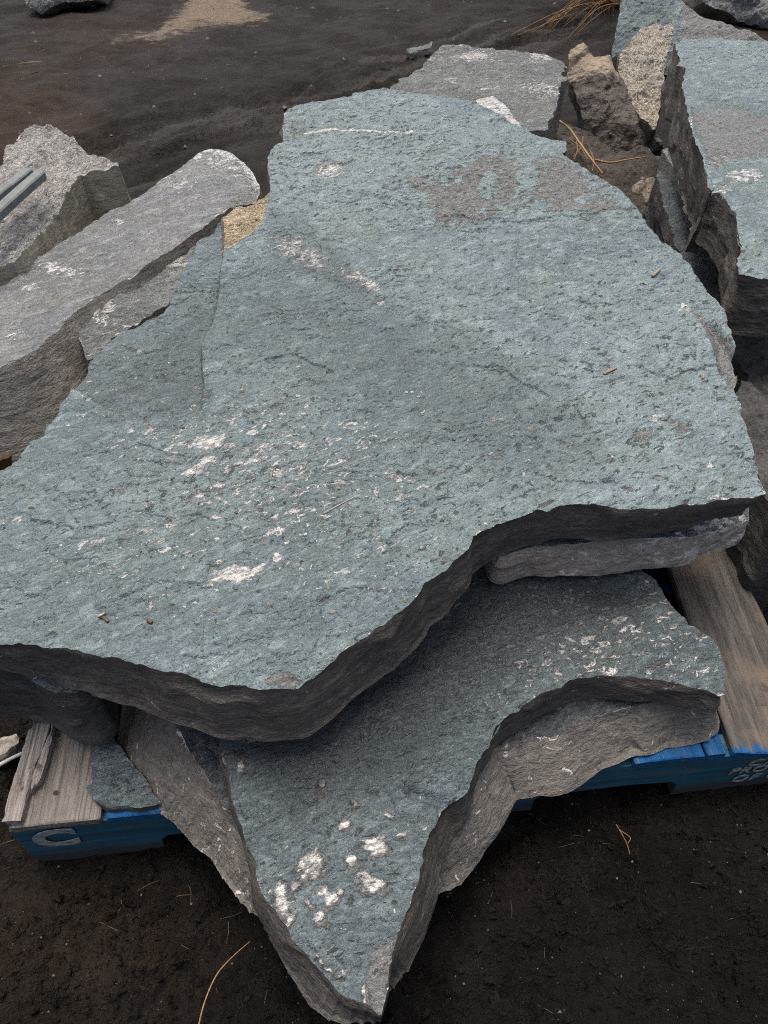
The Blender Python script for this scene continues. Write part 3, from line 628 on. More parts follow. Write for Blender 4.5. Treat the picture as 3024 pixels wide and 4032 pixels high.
def top_fn(px, py, V, dE, uv):
    x, y = px / D, py / D; w = np.zeros(len(px)); N = len(px)
    wl = np.exp(-(seg_dist(x, y, [(655, 289), (700, 284), (745, 287), (780, 286), (830, 292), (870, 291), (900, 286)], False) / 3.2) ** 2) * 1.2
    for cx, cy, rx, ry, an, s in ((705, 368, 52, 18, -8, .85), (650, 540, 90, 34, 25, .9), (770, 600, 60, 14, 30, .95), (825, 645, 18, 7, 10, 1.2), (465, 962, 60, 40, -15, .7), (425, 1012, 50, 28, -20, .7),
                               (598, 1150, 28, 18, 0, 1.15), (600, 1208, 13, 10, 0, 1.6), (508, 1248, 80, 34, -10, .7), (572, 1215, 14, 14, 0, .9), (580, 1092, 40, 18, 0, .62), (140, 1120, 30, 10, 0, .65), (20, 1125, 22, 12, -30, .8), (420, 1108, 40, 9, 10, .6), (508, 880, 14, 10, 0, .9), (625, 900, 35, 12, 0, .5),
                               (700, 1090, 110, 70, 0, .55), (560, 1000, 440, 210, 10, .62), (320, 1180, 320, 110, -15, .5), (750, 1200, 240, 140, 0, .42), (1000, 900, 300, 120, 25, .3), (230, 850, 140, 80, 0, .52), (300, 770, 130, 70, -30, .5), (790, 930, 80, 45, 30, .62), (920, 1100, 60, 60, 0, .3), (325, 1315, 14, 24, 0, .75), (360, 1290, 20, 16, 0, .6), (430, 1330, 40, 30, -30, .35),
                               (1418, 905, 18, 10, 0, 1.1), (1532, 1006, 10, 9, 0, 1.2), (1450, 630, 12, 12, 0, .8), (1482, 660, 18, 7, 20, .9), (1470, 920, 30, 14, 0, .5), (1130, 1010, 8, 5, 0, 1.), (1540, 1078, 22, 8, 0, .7), (465, 1115, 12, 12, 0, .8), (650, 850, 40, 20, 0, .4), (1000, 960, 90, 40, 20, .34)):
        w = np.maximum(w, blob(x, y, cx, cy, rx, ry, an) * s)
    xw = x + 12 * fbm(uv * 34, 3, 71) + 6 * fbm(uv * 100, 2, 72); yw = y + 9 * fbm(uv * 34 + 9, 3, 73) + 5 * fbm(uv * 100 + 9, 2, 74)
    cru = np.exp(-(seg_dist(x, y, [(658, 289), (700, 285), (745, 287), (775, 286)], False) / 3.) ** 2) * .8
    for cx, cy, rx, ry, an, q in ((455, 958, 46, 22, -15, .85), (420, 1010, 38, 17, -25, .95), (528, 972, 26, 24, 0, .55), (540, 990, 24, 8, 0, .8), (510, 1246, 62, 18, -12, .85), (600, 1208, 12, 9, 0, 1.), (596, 1148, 26, 16, 0, .65), (655, 540, 95, 32, 25, .62), (785, 606, 60, 13, 30, .62), (705, 368, 56, 16, -8, .6), (1417, 903, 18, 9, 0, .8), (1532, 1006, 8, 7, 0, 1.), (465, 1115, 10, 10, 0, .8), (145, 1122, 20, 7, 0, .6), (22, 1124, 20, 9, -30, .7), (508, 878, 12, 8, 0, .7), (325, 1316, 10, 18, 0, .6), (1145, 1015, 6, 5, 0, 1.), (1480, 660, 16, 6, 20, .8)):
        cru = np.maximum(cru, blob(xw, yw, cx, cy, rx, ry, an) * q)
    edge = np.exp(-(seg_dist(x, y, [(1482, 655), (1515, 690), (1540, 740), (1556, 790)], False) / 3.5) ** 2) * .75
    back_edge = (1 - sstep(0, .006, dE)) * .28
    w = np.maximum(np.maximum(w, wl), np.maximum(edge, back_edge))
    # brown layer laid bare where the blue face has flaked off
    big = R2([(90, 760), (180, 735), (250, 770), (330, 700), (420, 680), (540, 690), (640, 690), (720, 680), (770, 690), (850, 720), (950, 800), (1030, 880), (960, 920), (880, 900), (740, 930), (680, 890), (600, 890), (540, 910), (420, 950), (340, 950), (240, 970), (200, 930), (230, 880), (160, 830)])
    br = poly_mask(px + 30 * fbm(uv * 12, 3, 95), py + 30 * fbm(uv * 12 + 3, 3, 96), big, 75) * 1.15
    isl = np.maximum(blob(px, py, *R2([(450, 800)])[0], 50, 55), blob(px, py, *R2([(620, 790)])[0], 60, 65)); isl = np.maximum(isl, blob(px, py, *R2([(850, 870)])[0], 30, 20)); br = br - isl * .9
    for cx, cy, rx, ry, an, s in ((690, 372, 42, 18, 0, .5), (650, 530, 70, 36, 20, .42), (788, 1238, 24, 22, 0, .7), (580, 1308, 22, 20, 0, .62), (625, 1165, 40, 22, -15, .55), (612, 1235, 24, 16, 0, .5), (615, 1468, 42, 20, 0, .7), (1390, 940, 26, 18, 0, .6), (1380, 1010, 0.1, 0.1, 0, 0), (522, 855, 22, 12, 0, .62), (445, 850, 14, 12, 0, .8),
                               (1320, 775, 16, 9, 20, .7), (1455, 800, 40, 10, -10, .45), (1525, 1010, 26, 12, 0, .55), (1480, 930, 40, 22, 0, .5), (590, 1090, 36, 16, 0, .5), (640, 275, 22, 26, 20, .6), (860, 420, 60, 30, 0, .25), (1000, 470, 160, 30, 0, .28), (560, 1130, 200, 60, -10, .14), (720, 380, 60, 30, 0, .35), (1250, 735, 20, 10, 0, .4)):
        br = np.maximum(br, blob(x, y, cx, cy, rx, ry, an) * s)
    # the wedge on the far left, one cleavage layer lower
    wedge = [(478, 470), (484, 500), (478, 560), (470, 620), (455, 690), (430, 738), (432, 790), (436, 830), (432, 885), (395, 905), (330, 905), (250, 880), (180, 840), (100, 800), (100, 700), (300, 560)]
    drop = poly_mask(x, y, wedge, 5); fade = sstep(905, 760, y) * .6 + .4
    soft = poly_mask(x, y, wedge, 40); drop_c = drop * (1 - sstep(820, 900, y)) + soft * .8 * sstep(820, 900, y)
    facet = [(1484, 662), (1500, 672), (1560, 700), (1600, 760), (1606, 830), (1580, 830), (1556, 795), (1540, 745), (1515, 695)]
    fc = poly_mask(x, y, facet, 6)
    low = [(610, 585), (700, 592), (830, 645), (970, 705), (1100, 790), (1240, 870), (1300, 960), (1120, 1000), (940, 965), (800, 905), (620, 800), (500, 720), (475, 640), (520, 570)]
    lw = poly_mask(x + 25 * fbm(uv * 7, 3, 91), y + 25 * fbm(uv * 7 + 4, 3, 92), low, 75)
    lstep = poly_mask(x, y, [(600, 575), (700, 588), (830, 640), (970, 700), (1100, 785), (1250, 870), (1330, 1000), (900, 1400), (0, 1400), (0, 1000), (470, 620)], 12)  # lower darker layer; its tone also paints the light falling off leftwards
    z = -.014 * drop * fade - .0035 * lstep - .02 * fc * sstep(.0, .03, .05 - dE) - .0018 * np.clip(br, 0, .6) / .6
    z = z + .012 * np.exp(-((x - 640) / 330) ** 2 - ((y - 1240) / 200) ** 2)
    worn = poly_mask(x, y, [(585, 450), (640, 455), (690, 500), (780, 590), (820, 640), (700, 600), (590, 560), (575, 500)], 14)
    rr = fbm(uv * 60, 4, 77) * (.0022 * worn + .0018 * soft + .0009 * lw); z = z + rr
    cr = np.exp(-(seg_dist(x, y, [(483, 500), (478, 560), (468, 620), (450, 700), (429, 740), (431, 790), (436, 830), (432, 880)], False) / 2.2) ** 2)
    z = z - cr * .005
    jx = x + 7 * fbm(uv * 30, 3, 81); jy = y + 7 * fbm(uv * 30 + 5, 3, 82)
    for L, hh in (([(1040, 790), (1100, 802), (1180, 850)], .004), ([(580, 775), (640, 765), (700, 792)], .004), ([(1385, 800), (1450, 817), (1490, 797), (1560, 792)], .004), ([(700, 590), (830, 642), (960, 702), (1080, 772), (1180, 830)], .0015), ([(80, 1128), (160, 1142), (230, 1130)], .003), ([(320, 1112), (430, 1106), (510, 1135)], .003), ([(960, 470), (1150, 482), (1330, 462)], .0035), ([(1120, 1060), (1230, 1040), (1330, 1050)], .003), ([(200, 980), (300, 960), (390, 985)], .003), ([(690, 1300), (760, 1270), (860, 1280)], .003), ([(720, 440), (820, 425), (900, 440)], .003), ([(260, 1290), (340, 1260), (440, 1270)], .003), ([(1190, 640), (1290, 655), (1360, 640)], .003), ([(820, 1180), (880, 1130), (960, 1120)], .003)):
        z = z + hh * ledge(jx, jy, L, 26)
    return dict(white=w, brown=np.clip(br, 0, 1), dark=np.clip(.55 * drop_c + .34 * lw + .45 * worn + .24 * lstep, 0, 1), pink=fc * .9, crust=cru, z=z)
TOP_PL = tilt(.435, .50, .095)
top_pts = R1([(1222, 480, -.01, .06), (1290, 452), (1345, 434), (1400, 436), (1440, 428), (1500, 415), (1540, 398), (1600, 388), (1659, 378)]) + \
  R2([(45, 388, -.01, .06), (130, 393), (200, 400), (260, 412), (330, 428), (400, 450), (500, 500), (560, 535), (600, 555), (700, 598), (780, 615), (790, 645), (770, 655), (800, 680), (850, 715), (900, 745), (950, 775), (1000, 815), (1040, 845), (1060, 880), (1110, 930), (1160, 990), (1220, 1045), (1268, 1092)]) + \
  R4([(1210, 40, -.02, .06), (1260, 80), (1290, 115), (1330, 150), (1355, 200), (1400, 270), (1440, 315), (1470, 345), (1490, 395), (1515, 440), (1530, 490), (1535, 560), (1547, 640), (1520, 680), (1525, 740), (1540, 820), (1560, 880), (1580, 920), (1605, 985), (1620, 1060), (1635, 1110)]) + \
  R6([(1645, 40, -.01, .05), (1580, 58, -.012, .058), (1480, 78), (1380, 92), (1260, 105, -.008, .08), (1150, 117), (1040, 122), (980, 118, -.0, .088), (900, 103), (830, 97), (760, 88, 0., .08), (735, 92), (705, 103), (665, 95), (620, 112), (560, 135, .0, .085), (500, 168), (450, 195), (410, 212), (380, 250, .01, .09), (330, 305), (290, 350), (270, 375), (230, 400), (180, 435), (150, 480), (100, 525), (50, 570, .02, .10)]) + \
  R5([(1659, 612), (1600, 655), (1550, 690), (1500, 725, .02, .105), (1450, 765), (1390, 800), (1350, 835), (1310, 865), (1285, 885, .018, .11), (1250, 884), (1200, 882), (1120, 885), (1060, 870, .02, .115), (1000, 868), (960, 878), (920, 880), (880, 868), (820, 850), (790, 835), (740, 825), (690, 812, .02, .11), (620, 795), (560, 785), (510, 768), (450, 755), (400, 745), (340, 738, .015, .105), (290, 722), (220, 712), (150, 700), (80, 692), (0, 685, .0, .095)]) + \
  [(-200, 2510), (-330, 2300, .0, .09), (-250, 2050), (-100, 1905)] + \
  R3([(0, 1030, -.02, .07), (45, 1000), (80, 965), (110, 920), (140, 900), (180, 880), (200, 830), (240, 790), (245, 755), (290, 690), (330, 620), (350, 580), (372, 545), (410, 500), (470, 440), (530, 405), (600, 375), (680, 335, -.02, .05), (720, 290), (790, 160), (850, 50)]) + \
  R1([(890, 1000), (930, 965), (958, 942, -.01, .03), (966, 1000), (976, 1085), (1035, 1048), (1105, 1005), (1140, 930, -.005, .05), (1160, 870), (1165, 800), (1160, 740), (1160, 680), (1175, 650), (1200, 622), (1228, 615), (1222, 560)])
top_slab = stone('stone_slab', top_pts, *TOP_PL, .09, [M['slate'], M['slate_side']], 'huge blue-grey slate slab on top of the stack, filling the middle of the photo', 'slab', h=.012, lev=2, side_amp=.010, topfn=top_fn, prof=1.3)
for s, g in ((slab3, 0), (slab4, 0), (slab2, 0), (top_slab, 0)): s['group'] = 'slate slabs stacked on the blue pallet'

stone('flat_stone', Z2([(682, 722), (750, 692), (725, 560), (745, 460), (850, 230), (1000, 420), (1250, 770), (1290, 840), (1150, 880), (1050, 875), (960, 890), (860, 885), (800, 852), (762, 830), (740, 790)]), *flat(ZD + .017), .017, [M['slate_dark'], M['darkrock']],
      'thin dark flake of stone lying on the grey pallet boards beside the blue edge', 'stone', h=.009, lev=1, side_amp=.004, rough=.5)

# ------------------------------------------------------------------ stones behind on the left
stone('stone_block', R1([(-150, 900), (0, 740, -.01), (35, 650), (60, 610), (110, 560), (160, 543), (205, 543), (250, 575), (320, 615), (380, 650), (430, 668), (480, 700), (515, 722), (525, 755, .05), (460, 760), (350, 758, .05), (310, 800), (250, 872), (190, 950, .05), (130, 1035), (80, 1097), (-150, 1200)]),
      *tilt(.50, 2.0, .06), .50, [M['chalky'], M['olive_side']], 'chalky white-topped block behind the long grey block, two thin bars lying on it', 'block', h=.016, lev=1, rough=2.2, side_amp=.010, jag=.35,
      topfn=lambda px, py, V, dE, uv: dict(white=.05 + .12 * (fbm(uv * 6, 3, 5) > 0), brown=blob(px, py, 310, 630, 90, 50) * .5, z=fbm(uv * 30, 4, 9) * .006))
stone('stone_block', R1([(900, 635, .0), (945, 640), (1000, 655), (1050, 675), (1085, 710), (1110, 750), (1122, 800, .03), (1095, 835), (1045, 858), (1000, 885), (940, 925), (870, 985)]) + R3([(830, 22), (750, 85), (640, 152), (560, 202), (450, 262), (333, 345, .05), (240, 448), (200, 482), (150, 530, .08), (80, 570), (0, 602, .08), (-150, 640), (-200, 400), (0, 225), (80, 170), (160, 110), (240, 50)]) +
      R1([(325, 1000), (400, 942), (450, 905), (560, 855), (650, 800), (740, 740), (800, 690), (860, 650)]), *tilt(.44, 1.5, .02), .21, [M['grey_top'], M['grey_side']],
      'long grey stone block with white flecks lying beside the big slab', 'block', h=.014, lev=1, rough=.9, side_amp=.005, jag=.25, soft=.03,
      topfn=lambda px, py, V, dE, uv: dict(white=np.clip(blob(px, py, 720, 720, 90, 60) * .7 + blob(px, py, 470, 860, 50, 22) * .95 + blob(px, py, 220, 1040, 150, 36, 10) * .9 + blob(px, py, 110, 1110, 60, 40) * .85 + blob(px, py, 60, 1310, 80, 30) * .8 + blob(px, py, 900, 620, 190, 80, 25) * .85 + sstep(.03, 0, dE) * sstep(500, 800, px) * .6 + blob(px, py, 800, 780, 120, 30, -25) * .5, 0, 1.2), z=.02 * sstep(.06, 0, dE) * -1 * sstep(900, 1000, px)))
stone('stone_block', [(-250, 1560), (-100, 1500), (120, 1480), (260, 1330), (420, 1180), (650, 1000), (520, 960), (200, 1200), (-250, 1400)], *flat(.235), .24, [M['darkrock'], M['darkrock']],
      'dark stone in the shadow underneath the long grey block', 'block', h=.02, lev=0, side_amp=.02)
stone('stone', R3([(318, 375), (335, 340), (450, 268), (560, 208), (650, 160), (720, 130), (800, 115), (860, 60), (860, 140), (720, 330), (600, 400), (480, 470), (420, 540), (375, 545), (345, 490), (330, 430)]), *tilt(.415, 1.5, .04), .41, [M['greygreen'], M['grey_side']],
      'small grey stone wedged between the long block and the big slab', 'stone', h=.012, lev=1, rough=1.2, topfn=lambda px, py, V, dE, uv: dict(white=np.clip(blob(px, py, 400, 1190, 60, 90) * .9 + blob(px, py, 690, 1025, 60, 30) * 1.1 + .25, 0, 1)))
stone('stone', R1([(958, 940), (1020, 895), (1080, 868), (1165, 806), (1230, 850), (1200, 1000), (1100, 1080), (990, 1120), (930, 1050)]), *tilt(.455, 1.7, .06), .45, [M['ochre'], M['tan_side']],
      'ochre-coloured stone showing in the notch of the big slab', 'stone', h=.010, lev=1, rough=1.6)
# two bars on the chalky block
def bar(name, a, b, z0, w, hgt, mat, label, cat, group=None):
    a = ground_pt(*a, z0)[:2]; b = ground_pt(*b, z0)[:2]; d = b - a; L = np.linalg.norm(d); d /= L; nn = np.array([-d[1], d[0]]) * w / 2; V = []; k = 14; c = .12 * w
    sec = [(-1, 0), (-1, hgt - c), (-1 + .24, hgt), (1 - .24, hgt), (1, hgt - c), (1, 0)]
    for i in range(k + 1):
        p = a + d * L * i / k
        for s, z in sec: V.append((p[0] + nn[0] * s, p[1] + nn[1] * s, z0 + z))
    V = np.array(V); V += np.stack([fbm(V * 20 + q * 7, 2, 50 + q) for q in range(3)], 1) * .001; m = len(sec)
    F = [(i * m + j, (i + 1) * m + j, (i + 1) * m + (j + 1) % m, i * m + (j + 1) % m) for i in range(k) for j in range(m)] + [tuple(range(m)), tuple(range(k * m, k * m + m))[::-1]]
    return tag(mesh_obj(name, V, F, mat, None, (a[0], a[1], z0)), label, cat, group)
bar('thin_bar', (-120, 880), R1([(130, 757)])[0], .53, .022, .016, M['slat_bar'], 'grey-green bar on the chalky block, the far one of two', 'bar', 'bars on the chalky block')
bar('thin_bar', (-120, 960), R1([(180, 772)])[0], .53, .026, .018, M['slat_bar'], 'grey-green bar on the chalky block, the near one of two', 'bar', 'bars on the chalky block')
stone('rusty_chunk', R3([(-60, 925), (0, 930), (30, 945), (60, 975), (40, 1000), (-60, 1030)]), *flat(.27), .27, [M['rust'], M['rust']], 'orange rusty chunk peeking out under the long grey block at the left edge', 'metal chunk', h=.01, lev=1)
# boulder far left
stone('boulder', R1([(95, -90), (105, 0), (130, 40), (160, 58), (180, 63), (215, 45), (260, 28), (330, 22), (390, 10), (415, 0), (440, -90)]), *facing(5.55, 60), .45, [M['greygreen'], M['grey_side']],
      'grey boulder cut off by the top left corner', 'boulder', h=.025, lev=1, bulge=.10, bulge_w=.08, rough=2, down=(0, .95, -.3))

# ------------------------------------------------------------------ stones behind and on the right
stone('stone_block', R2([(-40, 400), (60, 352), (110, 310), (160, 290), (200, 230), (250, 198), (300, 200), (420, 210), (530, 220), (600, 228), (700, 235), (770, 255), (798, 277), (775, 320), (768, 400), (742, 450), (715, 520), (698, 556), (640, 558), (590, 552), (480, 560), (200, 560), (-40, 500)]),
      *tilt(.44, 2.7, .03), .45, [M['greygreen'], M['grey_side']], 'grey-green block with white patches just behind the far end of the big slab', 'block', h=.018, lev=1, rough=1.1, jag=1.,
      topfn=lambda px, py, V, dE, uv: dict(white=np.clip(blob(px, py, 1860, 225, 80, 26) * .8 + blob(px, py, 1780, 320, 36, 20) * .9 + blob(px, py, 2110, 350, 100, 42, 10) * .8 + blob(px, py, 1930, 345, 70, 16) * .9 + blob(px, py, 2130, 230, 60, 25) * .7 + blob(px, py, 1880, 230, 300, 40) * .35 + sstep(.05, 0, dE) * .4, 0, 1.3)))
stone('stone_chip', R2([(395, 438), (470, 425), (500, 458), (555, 505), (600, 553), (560, 560), (440, 520)]), *tilt(.55, 2.1, .05), .11, [M['white'], M['grey_side']], 'whitish stone corner poking out behind the far edge of the big slab', 'stone', h=.01, lev=1)
def boulder_mud(px, py, V, dE, uv):
    return dict(mud=sstep(250, 400, py + .12 * (px - 2300)), z=facets(uv * 7, 3) * .035 + fbm(uv * 40, 3, 4) * .005)
stone('boulder', R2([(800, 228), (830, 195), (860, 182), (880, 205), (912, 240), (985, 240), (992, 290), (1012, 335), (1045, 385), (1085, 445), (1135, 510), (1175, 560), (1200, 640), (1110, 665), (990, 692), (930, 662), (888, 612), (858, 540), (832, 440), (815, 360), (790, 310)]),
      *facing(3.15, 45), .30, [M['muddy'], M['muddy']], 'tan boulder caked with dark mud between the block and the pale upright stone', 'boulder', h=.016, lev=1, bulge=.08, bulge_w=.10, rough=1.2, topfn=boulder_mud, down=(.25, .85, -.5))
stone('upright_stone', R2([(1018, 245), (1060, 190), (1118, 112), (1160, 95), (1200, 112), (1255, 85), (1245, 160), (1225, 250), (1210, 340), (1198, 430), (1188, 500), (1170, 548), (1112, 502), (1080, 440), (1032, 362), (1015, 310)]),
      *facing(2.95, 66, 0, -8), .06, [M['tan'], M['tan_side']], 'pale tan stone standing upright between the muddy boulder and the slabs at right', 'stone', h=.012, lev=1, rough=2.0, topfn=lambda px, py, V, dE, uv: dict(z=fbm(uv * 60, 3, 8) * .005))
stone('stone_block', [(2460, -140), (2432, 80), (2412, 185), (2408, 232), (2500, 262), (2700, 300), (3060, 320), (3040, 165), (2930, 118), (2860, 100), (2790, 65), (2690, 5), (2640, -30), (2600, -140)],
      *facing(4.55, 48, 0, -10), .6, [M['slate'], M['grey_side']], 'tall blue-grey block behind the upright tan stone', 'block', h=.025, lev=1, rough=2, bulge=.03, down=(.36, .9, -.25),
      topfn=lambda px, py, V, dE, uv: dict(pink=sstep(2640, 2720, px) * .8, white=np.exp(-(seg_dist(px, py, [(2640, -30), (2690, 5), (2790, 65), (2930, 118)], False) / 25) ** 2) * .5, dark=.3 * sstep(2720, 2600, px)))
stone('stone_block', [(2760, -140), (2775, 0), (2800, 30), (2850, 52), (2950, 92), (3040, 112), (3250, 130), (3250, -140)], *facing(5.3, 40), .5, [M['grey_top'], M['grey_side']], 'grey block cut off by the top right corner', 'block', h=.03, lev=1, rough=3, bulge=.05, down=(0, .9, -.4))
def slabA_fn(px, py, V, dE, uv):
    q = R2([(1340, 450), (1400, 425), (1500, 445), (1659, 470), (1900, 480), (1900, 730), (1440, 722), (1390, 660), (1350, 560)])
    m = poly_mask(px, py, q, 14); return dict(pink=m * .62, dark=m * .3, z=-.012 * m, white=np.clip(blob(px, py, 2840, 620, 60, 30) * .9 + blob(px, py, 2730, 480, 40, 60) * .7 + .15, 0, 1))
stone('stone_slab', R2([(1250, 190, -.0), (1290, 178), (1400, 172), (1659, 180), (1950, 190), (1950, 745), (1659, 740), (1560, 728), (1440, 735), (1412, 830), (1402, 800, -.02), (1385, 700), (1360, 660), (1340, 600), (1330, 510, -.01), (1310, 450), (1290, 370), (1300, 310), (1275, 280), (1265, 230)]),
      *flat(.53), .16, [M['slate'], M['slate_side']], 'far blue-grey slab with a brown hollow on the pile at the right edge', 'slab', h=.014, lev=1, side_amp=.009, topfn=slabA_fn, jag=.5, soft=.035)
stone('stone_slab', R2([(1408, 835, .0), (1450, 842), (1490, 890), (1520, 940), (1530, 1000), (1540, 1060)]) + R4([(1527, 20), (1535, 100), (1530, 192, .0), (1580, 202), (1659, 212), (1950, 240)]) + R2([(1950, 650), (1659, 690), (1480, 690), (1420, 760)]),
      *flat(.526), .125, [M['slate'], M['slate_side']], 'near blue-grey slab with a dark front face on the pile at the right edge', 'slab', h=.012, lev=1, side_amp=.010, jag=.5, prof=.8, soft=.03,
      topfn=lambda px, py, V, dE, uv: dict(white=np.clip(blob(px, py, 2930, 700, 90, 30) * 1. + blob(px, py, 2820, 760, 60, 30) * .7 + .15, 0, 1)))
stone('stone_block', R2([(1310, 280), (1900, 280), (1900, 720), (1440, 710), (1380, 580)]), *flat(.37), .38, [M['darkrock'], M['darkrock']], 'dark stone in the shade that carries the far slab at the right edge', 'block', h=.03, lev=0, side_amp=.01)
stone('stone_plate', R2([(1175, 760), (1215, 705), (1290, 740), (1365, 805), (1400, 860), (1440, 1097)]) + R4([(1450, 240), (1480, 330), (1400, 300), (1300, 130), (1255, 70)]) + R2([(1262, 1060), (1212, 900)]), *tilt(.30, 2.0, .04), .17, [M['plate'], M['darkrock']],
      'dark blue stone plate lying in the gap right of the big slab', 'stone', h=.014, lev=1)
stone('stone_chip', R2([(1200, 648), (1240, 638), (1285, 705), (1330, 760), (1362, 803), (1330, 790), (1270, 735), (1230, 690)]), *tilt(.36, 2.2, .04), .20, [M['grey_top'], M['grey_side']], 'pale sliver of stone beside the dark blue plate', 'stone', h=.01, lev=1)
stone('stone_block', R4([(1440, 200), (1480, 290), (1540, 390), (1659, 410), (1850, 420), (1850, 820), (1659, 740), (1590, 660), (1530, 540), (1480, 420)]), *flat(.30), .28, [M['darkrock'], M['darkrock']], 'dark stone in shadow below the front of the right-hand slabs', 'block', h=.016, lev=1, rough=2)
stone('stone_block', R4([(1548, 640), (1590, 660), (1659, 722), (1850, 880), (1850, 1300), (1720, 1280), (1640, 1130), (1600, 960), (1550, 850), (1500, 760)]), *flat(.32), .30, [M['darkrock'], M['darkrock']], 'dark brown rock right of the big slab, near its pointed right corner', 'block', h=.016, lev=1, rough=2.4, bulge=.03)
stone('mud_bank', R2([(760, 560), (880, 610), (1000, 680), (1110, 640), (1200, 680), (1260, 900), (1320, 1097)]) + R4([(1330, 150), (1480, 380), (1400, 420), (1100, 60)]) + R2([(1150, 1050), (1000, 900), (850, 760), (720, 640)]), *tilt(.13, 2.4, .02), .14, [M['mud'], M['mud']],
      'heap of dark brown mud in the gap right of the big slab', 'mud heap', h=.018, lev=1, rough=2.6, bulge=.03)
for i, (x, y, r, lb) in enumerate(((1075, 760, 26, 'tan clod farthest back in the mud heap'), (1120, 780, 20, 'small tan clod in the middle of the mud heap'), (1150, 790, 26, 'tan clod nearest the dark blue plate on the mud heap'), (1100, 815, 30, 'largest tan clod on the mud heap, left of the oval one'), (1150, 822, 32, 'broad tan clod in front on the mud heap'), (1140, 858, 22, 'oval pinkish clod lowest on the mud heap'))):
    a = np.linspace(0, 2 * math.pi, 10)[:-1]; rr = r * (1 + .25 * np.sin(a * 2 + i))
    stone('dirt_clod', R2([(x + q * math.cos(t), y + .7 * q * math.sin(t)) for q, t in zip(rr, a)]), *flat(.165), .02, [M['clod'], M['clod']], lb, 'clod', 'clods on the mud heap', h=.007, lev=1, bulge=.02, bulge_w=.015, rough=.8)

# ------------------------------------------------------------------ straws, twigs and scraps
def tube(pts, r0, r1, seg=5, sub=8):
    P = [np.array(p, float) for p in pts]; C = []
    for i in range(len(P) - 1):
        p0, p1, p2, p3 = P[max(i - 1, 0)], P[i], P[i + 1], P[min(i + 2, len(P) - 1)]
        for s in range(sub): t = s / sub; C.append(.5 * ((2 * p1) + (p2 - p0) * t + (2 * p0 - 5 * p1 + 4 * p2 - p3) * t * t + (3 * p1 - p0 - 3 * p2 + p3) * t ** 3))
    C.append(P[-1]); V = []; F = []; n = len(C)
    for i, c in enumerate(C):
        d = C[min(i + 1, n - 1)] - C[max(i - 1, 0)]; d /= np.linalg.norm(d) + 1e-9; a = np.cross(d, [0, 0, 1.]); a = a / (np.linalg.norm(a) + 1e-9); b = np.cross(a, d); r = r0 + (r1 - r0) * i / (n - 1)
        for k in range(seg): q = 2 * math.pi * k / seg; V.append(c + (a * math.cos(q) + b * math.sin(q)) * r)
    F = [(i * seg + k, i * seg + (k + 1) % seg, (i + 1) * seg + (k + 1) % seg, (i + 1) * seg + k) for i in range(n - 1) for k in range(seg)] + [tuple(range(seg))[::-1], tuple(range((n - 1) * seg, n * seg))]
    return V, F
def merge(parts):
    V = []; F = []
    for v, f in parts: k = len(V); V += list(v); F += [tuple(i + k for i in q) for q in f]
    return V, F
def stalk(name, lines, r0, r1, mat, label, cat, group=None):
    parts = []
    for pts in lines: parts.append(tube([ground_pt(p[0], p[1], p[2]) for p in pts], r0, r1))
    V, F = merge(parts); o = np.mean(V, 0); return tag(mesh_obj(name, V, F, mat, None, o, None, True), label, cat, group)
stalk('straw_stalk', [[p + (z,) for p, z in zip(R7([(850, 1400), (880, 1270), (930, 1150), (990, 1075), (1082, 993)]), (.03, .05, .06, .06, .04))]], 0.0012, .0006, M['straw'], 'single curved straw stalk on the dirt at the bottom edge', 'straw')
stalk('straw_stalk', [[p + (.025,) for p in R8([(1003, 490), (1030, 535), (1050, 575), (1062, 618)])], [p + (.02,) for p in R8([(1020, 515), (1050, 535), (1065, 550), (1052, 575)])]], .0009, .0006, M['straw_dark'], 'thin forked straw on the dark dirt below the stencilled edge', 'straw')
stalk('straw_stalk', [[p + (z,) for p, z in zip(R2([(758, 522), (800, 555), (840, 610), (890, 680), (945, 752)]), (.22, .3, .33, .33, .3))]], .004, .003, M['straw'], 'long straw leaning against the right side of the big slab', 'straw')
stalk('straw_stalk', [[p + (.24,) for p in R2([(912, 690), (980, 702), (1060, 688), (1132, 678)])]], .004, .002, M['straw'], 'straw lying level below the muddy boulder', 'straw')
for k, (a, b, c) in enumerate((((830, 600), (835, 650), (820, 690)), ((890, 650), (905, 690), (900, 740)), ((800, 600), (850, 640), (880, 690)), ((860, 590), (850, 640), (815, 680)))): stalk('straw_stalk', [[p + (.2,) for p in R2([a, b, c])]], .003, .002, M['straw_dark'], ['short brown straw stub nearest the grey-green block', 'short brown straw stub under the level straw', 'brown straw crossing between the two stubs', 'brown straw bending towards the edge of the big slab'][k], 'straw', 'brown straws beside the big slab')
# dry grass tuft
root = ground_pt(*R2([(1030, 70)])[0], 0); parts = []
ends = R2([(545, 160), (640, 138), (690, 125), (720, 92), (715, 130), (760, 110), (800, 165), (840, 118)])
rng = random.Random(3)
for e in ends:
    for k in range(2):
        g = ground_pt(e[0] + rng.uniform(-25, 25), e[1] + rng.uniform(-10, 10), .02); m = root * .45 + g * .55 + np.array([0, 0, rng.uniform(.05, .16)]); q = root * .85 + g * .15 + np.array([0, 0, .08]); parts.append(tube([root, q, m, g], .004, .002, 4, 6))
for k in range(110):
    a = rng.uniform(0, 6.28); L = rng.uniform(.2, .6); d = np.array([math.cos(a) * .6 - .35, math.sin(a) * .5 + .25, 0]); r = root + np.array([rng.gauss(-.03, .10), rng.gauss(.15, .10), 0])
    parts.append(tube([r, r + d * L * .4 + np.array([0, 0, L * .6]), r + d * L * .9 + np.array([0, 0, L * rng.uniform(.2, .7)])], .004, .0015, 3, 5))
